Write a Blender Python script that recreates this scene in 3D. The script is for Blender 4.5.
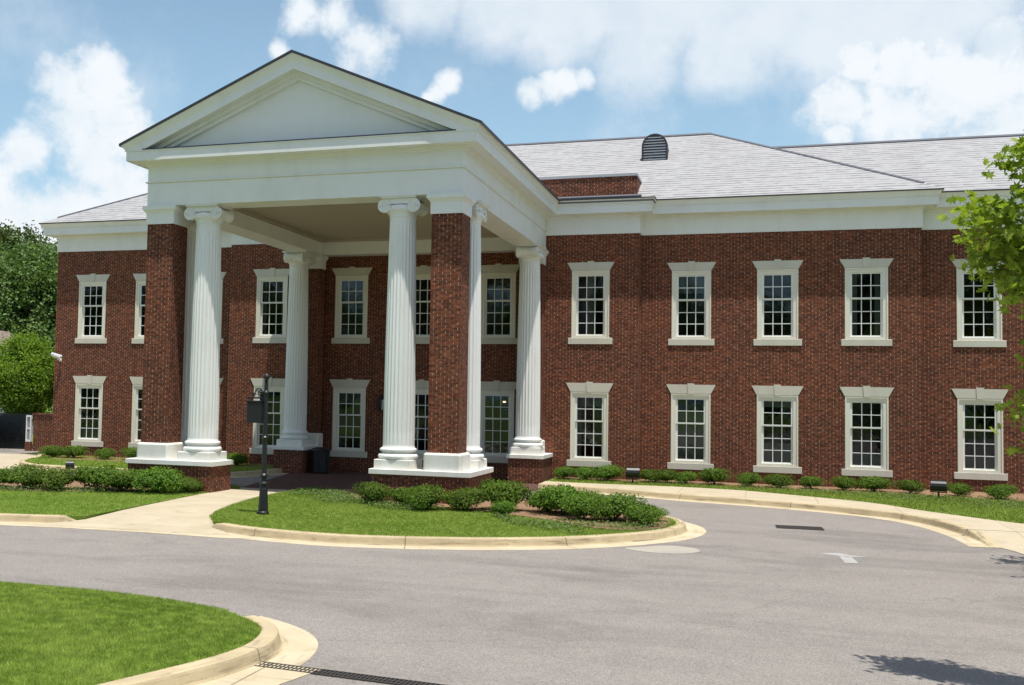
import bpy, math, random
import numpy as np
from mathutils import Vector, Matrix
from mathutils.geometry import tessellate_polygon

for o in list(bpy.data.objects): bpy.data.objects.remove(o)
scene = bpy.context.scene
col = scene.collection
R_ = math.radians

# ------------------------------------------------------------------ camera
CAM = (12.108, -35.426, 2.528)
CR = Vector((0.95004485, 0.31152307, 0.0191874))
CU = Vector((-0.00238159, -0.05423828, 0.99852518))
CF = Vector((-0.31210433, 0.9486894, 0.05078688))
cam_d = bpy.data.cameras.new('camera')
cam = bpy.data.objects.new('camera', cam_d)
col.objects.link(cam)
m = Matrix(((CR[0], CU[0], -CF[0], CAM[0]), (CR[1], CU[1], -CF[1], CAM[1]), (CR[2], CU[2], -CF[2], CAM[2]), (0, 0, 0, 1)))
cam.matrix_world = m
cam_d.sensor_width = 36.0
cam_d.lens = 1064.67 / 1024 * 36.0
cam_d.shift_x = 0.0977
cam_d.clip_end = 3000
scene.camera = cam

# ------------------------------------------------------------------ light
SUNV = Vector((0.16, -0.174, 1.0)).normalized()      # towards the sun
SUN_EL = math.asin(SUNV.z)
SUN_AZ = math.atan2(SUNV.x, SUNV.y)
SKY_STRENGTH = 0.115
world = bpy.data.worlds.new("World")
scene.world = world
world.use_nodes = True
nt = world.node_tree
nt.nodes.clear()
N = nt.nodes.new
Lk = nt.links.new
def mth(op, a, b=None, c=None, clamp=False):
    n = N('ShaderNodeMath'); n.operation = op; n.use_clamp = clamp
    for i, x in enumerate((a, b, c)):
        if x is None: continue
        if hasattr(x, 'links'): Lk(x, n.inputs[i])
        else: n.inputs[i].default_value = x
    return n.outputs[0]
def vmth(op, a, b=None):
    n = N('ShaderNodeVectorMath'); n.operation = op
    for i, x in enumerate((a, b)):
        if x is None: continue
        if hasattr(x, 'links'): Lk(x, n.inputs[i])
        else: n.inputs[i].default_value = x
    return n.outputs['Value'] if op in ('DISTANCE', 'LENGTH', 'DOT_PRODUCT') else n.outputs[0]
sky = N('ShaderNodeTexSky'); sky.sky_type = 'NISHITA'; sky.sun_disc = False
sky.sun_elevation = SUN_EL; sky.sun_rotation = SUN_AZ
sky.air_density = 1.0; sky.dust_density = 1.0; sky.ozone_density = 1.0
tc = N('ShaderNodeTexCoord')
D = tc.outputs['Generated']
nz = N('ShaderNodeTexNoise'); nz.inputs['Scale'].default_value = 9.0; nz.inputs['Detail'].default_value = 9.0; nz.inputs['Roughness'].default_value = 0.62
Lk(D, nz.inputs['Vector'])
nz2 = N('ShaderNodeTexNoise'); nz2.inputs['Scale'].default_value = 30.0; nz2.inputs['Detail'].default_value = 9.0; nz2.inputs['Roughness'].default_value = 0.6
Lk(D, nz2.inputs['Vector'])
def cdir(u, v):
    d = CF + CR * ((u - 412) / 1064.67) + CU * ((342.5 - v) / 1064.67)
    return d.normalized()
def blobs(lst):
    out = None
    for (u, v, r) in lst:
        d = cdir(u, v)
        dist = vmth('DISTANCE', D, tuple(d))
        f = mth('SUBTRACT', 1.0, mth('DIVIDE', dist, r / 1064.67))
        out = f if out is None else mth('MAXIMUM', out, f)
    return out
def smooth(x, lo, hi):
    n = N('ShaderNodeMapRange'); n.interpolation_type = 'SMOOTHSTEP'
    Lk(x, n.inputs[0]); n.inputs[1].default_value = lo; n.inputs[2].default_value = hi
    return n.outputs[0]
# billowing cumulus
cum = blobs([(62, 86, 34), (98, 84, 34), (72, 118, 52), (108, 120, 42), (90, 155, 62), (30, 150, 40), (120, 185, 50), (20, 215, 60), (70, 215, 70), (-40, 220, 90),
             (362, 44, 36), (340, 20, 26), (437, 92, 13), (446, 83, 15), (428, 97, 9), (300, 14, 26), (533, 92, 20), (550, 88, 22), (566, 82, 20), (584, 78, 15), (280, 52, 14),
             (900, 112, 46), (960, 92, 66), (1010, 120, 70), (1060, 90, 90), (838, 108, 34), (860, 60, 26), (838, 132, 18), (905, 70, 40)])
nn = mth('SUBTRACT', nz.outputs[0], 0.5)
n2 = mth('SUBTRACT', nz2.outputs[0], 0.5)
cum_m = smooth(mth('ADD', mth('ADD', cum, mth('MULTIPLY', nn, 1.5)), mth('MULTIPLY', n2, 1.7)), -0.12, 0.70)
# soft broad cloud
soft = blobs([(430, -10, 60), (500, 0, 70), (570, 10, 85), (650, 15, 90), (740, 5, 95), (830, -5, 110), (920, -20, 110), (640, 45, 70), (720, 50, 60), (990, 170, 60), (1000, 40, 30)])
soft_m = mth('MULTIPLY', smooth(mth('ADD', soft, mth('MULTIPLY', nn, 1.2)), -0.02, 0.6), 0.80)
thin = mth('MULTIPLY', smooth(nz.outputs[0], 0.42, 0.75), 0.30)
gen = N('ShaderNodeTexNoise'); gen.inputs['Scale'].default_value = 2.6; gen.inputs['Detail'].default_value = 8.0
Lk(D, gen.inputs['Vector'])
# scattered cloud elsewhere in the sky (away from the part the photograph shows)
sep0 = N('ShaderNodeSeparateXYZ'); Lk(D, sep0.inputs[0])
away = smooth(vmth('DISTANCE', D, tuple(cdir(512, 150))), 0.62, 0.95)
oth = mth('MULTIPLY', mth('MULTIPLY', smooth(gen.outputs[0], 0.50, 0.62), away), mth('MULTIPLY', smooth(sep0.outputs[2], 0.7, 0.45), 0.6))
mask = mth('MAXIMUM', mth('MAXIMUM', cum_m, soft_m), mth('MAXIMUM', thin, oth))
# cloud colour: bright, a little greyer in the billows' hollows
cc = N('ShaderNodeMixRGB'); Lk(smooth(mth('ADD', nz2.outputs[0], mth('MULTIPLY', nn, 0.8)), 0.25, 0.65), cc.inputs[0])
cc.inputs[1].default_value = (6.3, 6.95, 7.45, 1); cc.inputs[2].default_value = (7.1, 7.45, 7.8, 1)
hs = N('ShaderNodeMixRGB'); hs.blend_type = 'MULTIPLY'; hs.inputs[0].default_value = 1.0
Lk(sky.outputs[0], hs.inputs[1]); hs.inputs[2].default_value = (1.0, 1.0, 1.0, 1)
sep = N('ShaderNodeSeparateXYZ'); Lk(D, sep.inputs[0])
hz = N('ShaderNodeMixRGB'); Lk(mth('MULTIPLY', smooth(sep.outputs[2], 0.62, -0.05), 0.95), hz.inputs[0]); Lk(hs.outputs[0], hz.inputs[1]); hz.inputs[2].default_value = (3.5, 5.7, 7.3, 1)
mixc = N('ShaderNodeMixRGB'); Lk(mask, mixc.inputs[0]); Lk(hz.outputs[0], mixc.inputs[1]); Lk(cc.outputs[0], mixc.inputs[2])
bg = N('ShaderNodeBackground'); bg.inputs['Strength'].default_value = SKY_STRENGTH
Lk(mixc.outputs[0], bg.inputs['Color'])
wo = N('ShaderNodeOutputWorld'); Lk(bg.outputs[0], wo.inputs[0])

sd = bpy.data.lights.new('sun', 'SUN'); sd.energy = 5.0; sd.angle = R_(0.53); sd.color = (1.0, 0.955, 0.88)
so = bpy.data.objects.new('sun', sd); col.objects.link(so)
so.rotation_euler = SUNV.to_track_quat('Z', 'Y').to_euler()
so.location = (0, -10, 40)

vs = scene.view_settings
vs.view_transform = 'Standard'; vs.look = 'None'; vs.gamma = 1.0; vs.exposure = 0.16; vs.use_curve_mapping = False

# ------------------------------------------------------------------ materials
def newmat(name):
    mt = bpy.data.materials.new(name); mt.use_nodes = True
    t = mt.node_tree; t.nodes.clear()
    return mt, t
class G:
    """small node helper"""
    def __init__(s, name):
        s.mt, s.t = newmat(name)
        s.out = s.n('ShaderNodeOutputMaterial'); s.b = s.n('ShaderNodeBsdfPrincipled')
        s.l(s.b.outputs[0], s.out.inputs[0])
    def n(s, k): return s.t.nodes.new(k)
    def l(s, a, b): s.t.links.new(a, b)
    def pos(s): return s.n('ShaderNodeNewGeometry').outputs['Position']
    def obj(s): return s.n('ShaderNodeTexCoord').outputs['Object']
    def uv(s): return s.n('ShaderNodeTexCoord').outputs['UV']
    def noise(s, v, sc, det=4, rough=.55, dist=0):
        n = s.n('ShaderNodeTexNoise'); n.inputs['Scale'].default_value = sc; n.inputs['Detail'].default_value = det
        n.inputs['Roughness'].default_value = rough; n.inputs['Distortion'].default_value = dist
        if v is not None: s.l(v, n.inputs['Vector'])
        return n.outputs[0]
    def mapv(s, v, scale=(1, 1, 1), loc=(0, 0, 0), rot=(0, 0, 0)):
        n = s.n('ShaderNodeMapping'); n.inputs['Scale'].default_value = scale; n.inputs['Location'].default_value = loc; n.inputs['Rotation'].default_value = rot
        s.l(v, n.inputs['Vector']); return n.outputs[0]
    def rng(s, x, a, b, c=0., d=1., sm=True):
        n = s.n('ShaderNodeMapRange'); n.interpolation_type = 'SMOOTHSTEP' if sm else 'LINEAR'
        s.l(x, n.inputs[0])
        for i, q in enumerate((a, b, c, d)): n.inputs[i + 1].default_value = q
        return n.outputs[0]
    def mix(s, f, a, b, mode='MIX'):
        n = s.n('ShaderNodeMixRGB'); n.blend_type = mode
        for i, x in enumerate((f, a, b)):
            if hasattr(x, 'links'): s.l(x, n.inputs[i])
            elif i == 0: n.inputs[0].default_value = x
            else: n.inputs[i].default_value = (*x, 1)
        return n.outputs[0]
    def math(s, op, a, b=0.):
        n = s.n('ShaderNodeMath'); n.operation = op
        for i, x in enumerate((a, b)):
            if hasattr(x, 'links'): s.l(x, n.inputs[i])
            else: n.inputs[i].default_value = x
        return n.outputs[0]
    def bump(s, h, dist=.01, strength=1.):
        n = s.n('ShaderNodeBump'); n.inputs['Distance'].default_value = dist; n.inputs['Strength'].default_value = strength
        s.l(h, n.inputs['Height']); s.l(n.outputs[0], s.b.inputs['Normal'])
    def set(s, c=None, rough=None, metal=None, spec=None, ior=None):
        if c is not None:
            if hasattr(c, 'links'): s.l(c, s.b.inputs['Base Color'])
            else: s.b.inputs['Base Color'].default_value = (*c, 1)
        if rough is not None:
            if hasattr(rough, 'links'): s.l(rough, s.b.inputs['Roughness'])
            else: s.b.inputs['Roughness'].default_value = rough
        if metal is not None: s.b.inputs['Metallic'].default_value = metal
        if spec is not None: s.b.inputs['Specular IOR Level'].default_value = spec
        if ior is not None: s.b.inputs['IOR'].default_value = ior
        return s.mt

def brick_mat(name, c1, c2, mortar, w=.2032, h=.0677, ms=.005, tint=1.):
    g = G(name); uv = g.uv()
    b = g.n('ShaderNodeTexBrick'); g.l(uv, b.inputs['Vector'])
    b.inputs['Scale'].default_value = 1; b.inputs['Brick Width'].default_value = w; b.inputs['Row Height'].default_value = h
    b.inputs['Mortar Size'].default_value = ms; b.inputs['Mortar Smooth'].default_value = .2; b.inputs['Bias'].default_value = -.15
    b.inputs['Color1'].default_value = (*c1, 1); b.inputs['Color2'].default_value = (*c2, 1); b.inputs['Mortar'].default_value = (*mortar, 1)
    p = g.pos()
    big = g.noise(p, .35, 4); mid = g.noise(g.mapv(uv, (5, 14.8, 1)), 1.0, 2)
    # lighter head joints between bricks, bed joints coloured dark for shade under each course
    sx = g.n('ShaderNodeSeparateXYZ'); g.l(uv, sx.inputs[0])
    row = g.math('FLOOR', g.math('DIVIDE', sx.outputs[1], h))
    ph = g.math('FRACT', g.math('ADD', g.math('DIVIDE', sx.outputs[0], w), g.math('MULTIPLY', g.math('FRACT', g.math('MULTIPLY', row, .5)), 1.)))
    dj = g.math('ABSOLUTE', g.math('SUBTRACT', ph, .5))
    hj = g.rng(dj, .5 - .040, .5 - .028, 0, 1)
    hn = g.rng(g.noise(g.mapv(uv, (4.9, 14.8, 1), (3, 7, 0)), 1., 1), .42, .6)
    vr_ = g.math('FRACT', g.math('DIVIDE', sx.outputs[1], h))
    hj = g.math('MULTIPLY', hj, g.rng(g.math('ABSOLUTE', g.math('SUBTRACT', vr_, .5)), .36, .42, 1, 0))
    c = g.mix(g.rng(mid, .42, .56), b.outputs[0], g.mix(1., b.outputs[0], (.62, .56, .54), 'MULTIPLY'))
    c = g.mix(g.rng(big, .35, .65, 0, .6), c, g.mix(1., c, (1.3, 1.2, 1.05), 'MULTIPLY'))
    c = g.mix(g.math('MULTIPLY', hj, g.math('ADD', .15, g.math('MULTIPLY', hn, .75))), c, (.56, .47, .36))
    fine = g.noise(g.mapv(uv, (60, 60, 1)), 1., 3)
    c = g.mix(g.rng(fine, .3, .75, 0, .35), c, g.mix(1., c, (.6, .6, .6), 'MULTIPLY'))
    g.bump(g.math('SUBTRACT', 1., b.outputs[1]), .004, .6)
    return g.set(c, .86, spec=.25)
M = {}
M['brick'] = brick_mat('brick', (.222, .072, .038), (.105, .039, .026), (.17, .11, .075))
M['paver'] = brick_mat('paver', (.13, .055, .045), (.09, .045, .04), (.09, .075, .065), .2, .1, .004)

def paint(name, c, rough=.5, dirt=.12):
    g = G(name); p = g.pos()
    a = g.noise(g.mapv(p, (1.4, 1.4, .5)), 1.2, 5, .6)
    cc_ = g.mix(g.rng(a, .4, .8, 0, dirt), c, tuple(x * y for x, y in zip(c, (.72, .68, .6))))
    g.bump(g.noise(p, 14, 3), .0015, .5)
    return g.set(cc_, rough)
M['white'] = paint('white_paint', (.79, .80, .78), .5, .3)
M['stone'] = paint('white_stone', (.80, .79, .74), .7, .5)
M['soffit'] = paint('soffit_shade_tan', (.44, .39, .30), .6)  # tan stands in for ground bounce and shade on the porch ceiling
M['trim'] = paint('window_trim', (.76, .73, .62), .5)
M['lime'] = paint('lintel_stone', (.60, .575, .49), .85, .4)
M['black'] = paint('black_metal', (.012, .013, .015), .42, .0)
M['blackedge'] = paint('dark_flashing', (.03, .032, .04), .5, .0)
M['flash'] = paint('grey_flashing', (.40, .41, .43), .35, .2)
g = G('glass'); p = g.pos(); oi = g.n('ShaderNodeObjectInfo')
off = g.n('ShaderNodeCombineXYZ'); g.l(g.math('MULTIPLY', oi.outputs['Random'], 37.), off.inputs[0]); g.l(g.math('MULTIPLY', oi.outputs['Random'], 91.), off.inputs[2])
pv = g.n('ShaderNodeVectorMath'); g.l(p, pv.inputs[0]); g.l(off.outputs[0], pv.inputs[1])
g.bump(g.noise(pv.outputs[0], 1.9, 3), .014, .45)
gl = g.n('ShaderNodeBsdfGlossy'); gl.inputs['Roughness'].default_value = .03; gl.inputs['Color'].default_value = (.86, .9, .92, 1)
bn = [n for n in g.t.nodes if n.type == 'BUMP'][0]; g.l(bn.outputs[0], gl.inputs['Normal'])
tr_ = g.n('ShaderNodeBsdfTransparent'); tr_.inputs[0].default_value = (.46, .52, .50, 1)
fr_ = g.n('ShaderNodeFresnel'); fr_.inputs[0].default_value = 1.62; g.l(bn.outputs[0], fr_.inputs['Normal'])
mx_ = g.n('ShaderNodeMixShader'); g.l(fr_.outputs[0], mx_.inputs[0]); g.l(tr_.outputs[0], mx_.inputs[1]); g.l(gl.outputs[0], mx_.inputs[2]); g.l(mx_.outputs[0], g.out.inputs[0])
M['glass'] = g.mt
M['blind'] = paint('pale_blind', (.42, .41, .37), .8, .3)
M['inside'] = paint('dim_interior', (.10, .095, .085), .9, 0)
g = G('warm_bulb'); g.b.inputs['Emission Color'].default_value = (1, .62, .3, 1); g.b.inputs['Emission Strength'].default_value = 4.0; M['bulb'] = g.set((.8, .6, .4), .5)

g = G('roof_shingle'); uv = g.uv()
sx = g.n('ShaderNodeSeparateXYZ'); g.l(uv, sx.inputs[0])
vv = g.math('DIVIDE', sx.outputs[1], .25); fr = g.math('FRACT', vv); row = g.math('FLOOR', vv)
cmb = g.n('ShaderNodeCombineXYZ'); g.l(g.math('MULTIPLY', sx.outputs[0], 1.1), cmb.inputs[0]); g.l(g.math('MULTIPLY', row, 7.31), cmb.inputs[1])
dash = g.rng(g.noise(cmb.outputs[0], 1., 3, .7), .40, .58)
line = g.math('MULTIPLY', g.rng(fr, .14, .30, 1, 0), g.math('ADD', .30, g.math('MULTIPLY', dash, .70)))
cm2 = g.n('ShaderNodeCombineXYZ'); g.l(g.math('MULTIPLY', sx.outputs[0], 3.3), cm2.inputs[0]); g.l(g.math('MULTIPLY', row, 3.77), cm2.inputs[1])
tile = g.noise(cm2.outputs[0], 1., 2, .6)
c = g.mix(g.rng(tile, .3, .7), (.325, .323, .325), (.372, .370, .372))
st = g.noise(g.mapv(uv, (.5, .12, 1)), 1., 3)
c = g.mix(g.rng(st, .55, .8, 0, .5), c, g.mix(1., c, (.80, .74, .72), 'MULTIPLY'))
c = g.mix(line, c, (.09, .088, .10))
g.bump(g.math('SUBTRACT', 1., line), .012, .6)
M['roof'] = g.set(c, .85, spec=.3)

def asphalt():
    g = G('asphalt'); p = g.pos()
    f1 = g.noise(p, 70, 3, .75); f2 = g.noise(p, 26, 3, .6); md = g.noise(p, 2.2, 5, .6)
    big = g.noise(g.mapv(p, (.25, .55, 1)), 1., 6, .6, .6)
    c = g.mix(g.rng(f1, .36, .66), (.178, .162, .146), (.345, .314, .284))
    c = g.mix(g.rng(f2, .62, .72, 0, .6), c, (.44, .42, .385))
    c = g.mix(g.rng(f2, .28, .40, .5, 0), c, (.075, .072, .070))
    c = g.mix(g.rng(md, .3, .75, 0, .45), c, g.mix(1., c, (.80, .79, .80), 'MULTIPLY'))
    c = g.mix(g.rng(big, .50, .70, 0, .6), c, g.mix(1., c, (.62, .61, .62), 'MULTIPLY'))
    # tyre-polished darker lanes following the drive
    w = g.noise(g.mapv(p, (.10, .9, 1), rot=(0, 0, R_(-6))), 1., 4, .5, .3)
    c = g.mix(g.rng(w, .5, .66, 0, .4), c, g.mix(1., c, (.74, .73, .73), 'MULTIPLY'))
    # hairline cracks
    vo = g.n('ShaderNodeTexVoronoi'); vo.feature = 'DISTANCE_TO_EDGE'; vo.inputs['Scale'].default_value = .16
    wv = g.n('ShaderNodeMixRGB'); wv.blend_type = 'ADD'; wv.inputs[0].default_value = .9
    nn_ = g.n('ShaderNodeTexNoise'); nn_.inputs['Scale'].default_value = 1.3; nn_.inputs['Detail'].default_value = 6
    g.l(p, nn_.inputs['Vector']); g.l(p, wv.inputs[1]); g.l(nn_.outputs['Color'], wv.inputs[2]); g.l(wv.outputs[0], vo.inputs['Vector'])
    c = g.mix(g.rng(vo.outputs[0], .0, .003, .22, 0), c, (.05, .05, .05))
    g.bump(f1, .006, .7)
    return g.set(c, .88, spec=.3)
M['asphalt'] = asphalt()
def concrete(name, c0, c1, dark, joints=True, jl=3.0):
    g = G(name); p = g.pos()
    a = g.noise(p, 1.1, 6, .62); f = g.noise(p, 60, 2, .6); s = g.noise(g.mapv(p, (1, 1, 3)), 2.8, 5, .65)
    c = g.mix(g.rng(a, .3, .7), c0, c1)
    c = g.mix(g.rng(s, .52, .75, 0, .6), c, dark)
    c = g.mix(g.rng(f, .3, .7, 0, .25), c, g.mix(1., c, (.6, .6, .6), 'MULTIPLY'))
    if joints:
        uv = g.n('ShaderNodeSeparateXYZ'); g.l(g.uv(), uv.inputs[0])
        fr = g.math('FRACT', g.math('DIVIDE', uv.outputs[0], jl))
        j = g.rng(g.math('ABSOLUTE', g.math('SUBTRACT', fr, .5)), 0, .006, 1, 0)
        c = g.mix(g.math('MULTIPLY', j, .75), c, (.07, .055, .04))
    g.bump(f, .002, .6)
    return g.set(c, .9, spec=.25)
def dirty(mt, col_, lo, hi, amt):
    t = mt.node_tree; b = [n for n in t.nodes if n.type == 'BSDF_PRINCIPLED'][0]
    src_ = b.inputs['Base Color'].links[0].from_socket
    uvn = t.nodes.new('ShaderNodeTexCoord'); mp = t.nodes.new('ShaderNodeMapping'); mp.inputs['Scale'].default_value = (.9, 9, 1); t.links.new(uvn.outputs['UV'], mp.inputs[0])
    nz_ = t.nodes.new('ShaderNodeTexNoise'); nz_.inputs['Scale'].default_value = 1; nz_.inputs['Detail'].default_value = 6; nz_.inputs['Roughness'].default_value = .65; t.links.new(mp.outputs[0], nz_.inputs[0])
    mr = t.nodes.new('ShaderNodeMapRange'); mr.interpolation_type = 'SMOOTHSTEP'; t.links.new(nz_.outputs[0], mr.inputs[0]); mr.inputs[1].default_value = lo; mr.inputs[2].default_value = hi; mr.inputs[4].default_value = amt
    mx = t.nodes.new('ShaderNodeMixRGB'); t.links.new(mr.outputs[0], mx.inputs[0]); t.links.new(src_, mx.inputs[1]); mx.inputs[2].default_value = (*col_, 1); t.links.new(mx.outputs[0], b.inputs['Base Color'])
    return mt
M['kerb'] = dirty(concrete('kerb_concrete', (.56, .46, .29), (.44, .36, .225), (.24, .18, .11)), (.14, .10, .065), .52, .72, .8)
M['gutter'] = dirty(concrete('gutter_concrete', (.58, .50, .35), (.50, .42, .28), (.36, .29, .19)), (.26, .20, .13), .52, .74, .7)
M['walk'] = concrete('walk_concrete', (.52, .45, .325), (.45, .385, .27), (.33, .28, .2), True, 1.8)
g = G('lawn'); p = g.pos()
a = g.noise(p, .8, 5, .6); f = g.noise(p, 38, 3, .7); s = g.noise(p, 7, 3)
c = g.mix(g.rng(f, .3, .7), (.075, .14, .013), (.17, .27, .04))
c = g.mix(g.rng(a, .35, .7, 0, .6), c, (.15, .22, .04))
c = g.mix(g.rng(s, .6, .8, 0, .5), c, (.18, .22, .07))
g.bump(f, .02, .8); M['lawn'] = g.set(c, .9, spec=.15)
def leafmat(name, a, b, tr=.35, scale=3.):
    g = G(name); p = g.pos(); oi = g.n('ShaderNodeObjectInfo')
    nz_ = g.noise(p, scale, 3, .6); fz = g.noise(p, scale * 9, 1)
    c = g.mix(g.rng(nz_, .3, .7), a, b)
    c = g.mix(g.rng(fz, .35, .75, 0, .6), c, tuple(min(1, x * 1.7) for x in b))
    hv = g.n('ShaderNodeHueSaturation'); g.l(c, hv.inputs['Color'])
    g.l(g.rng(oi.outputs['Random'], 0, 1, .75, 1.2, False), hv.inputs['Value'])
    g.l(g.rng(oi.outputs['Random'], 0, 1, .485, .51, False), hv.inputs['Hue'])
    g.set(hv.outputs[0], .6, spec=.18)
    t_ = g.n('ShaderNodeBsdfTranslucent'); g.l(g.mix(1., hv.outputs[0], (1.3, 1.35, .6), 'MULTIPLY'), t_.inputs[0])
    mx = g.n('ShaderNodeMixShader'); mx.inputs[0].default_value = tr
    g.l(g.b.outputs[0], mx.inputs[1]); g.l(t_.outputs[0], mx.inputs[2]); g.l(mx.outputs[0], g.out.inputs[0])
    return g.mt
M['blade'] = leafmat('grass_blade', (.130, .205, .026), (.25, .315, .068), .3, .8)
M['shrub'] = leafmat('shrub_leaf', (.040, .085, .008), (.10, .175, .018), .3, 3)
M['cover'] = leafmat('cover_leaf', (.07, .12, .03), (.13, .19, .06), .25, 2)
M['oakleaf'] = leafmat('oak_leaf', (.13, .21, .016), (.26, .34, .05), .45, 1.2)
M['wood_leaf'] = leafmat('woodland_leaf', (.060, .105, .030), (.12, .18, .055), .25, .35)
M['young_leaf'] = leafmat('young_leaf', (.09, .16, .015), (.16, .25, .035), .4, .8)
g = G('bark'); p = g.pos(); a = g.noise(g.mapv(p, (6, 6, 1.2)), 3, 5, .7)
c = g.mix(g.rng(a, .3, .7), (.05, .04, .03), (.16, .13, .10)); g.bump(a, .03, .8); M['bark'] = g.set(c, .9)
g = G('mulch'); p = g.pos(); a = g.noise(p, 14, 5, .75); b_ = g.noise(p, 1.2, 4)
c = g.mix(g.rng(a, .3, .7), (.12, .062, .035), (.36, .24, .145)); c = g.mix(g.rng(b_, .4, .7, 0, .6), c, (.30, .20, .12))
g.bump(a, .03, 1.); M['mulch'] = g.set(c, .95, spec=.1)
M['house'] = paint('house_siding', (.27, .28, .29), .7, .2)
g = G('brown_roof'); c = g.mix(g.rng(g.noise(g.pos(), 3, 4), .3, .7), (.16, .12, .10), (.24, .19, .16)); M['broof'] = g.set(c, .9)
M['dkpaint'] = paint('dark_car_paint', (.02, .024, .032), .2, 0)
M['tyre'] = paint('tyre_rubber', (.02, .02, .02), .8, 0)
M['silver'] = paint('silver_metal', (.5, .5, .52), .3, 0)
M['ridge'] = paint('ridge_shingle', (.15, .155, .18), .8, .5)
M['plastic'] = paint('white_plastic', (.75, .76, .76), .4, 0)
M['patch'] = concrete('patch_concrete', (.40, .365, .31), (.34, .315, .27), (.28, .26, .23), False)
M['roadpaint'] = concrete('road_paint', (.40, .395, .38), (.33, .32, .305), (.27, .26, .25), False)
M['iron'] = paint('cast_iron', (.05, .042, .038), .6, .3)
M['lantern_glass'] = M['glass']

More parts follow.
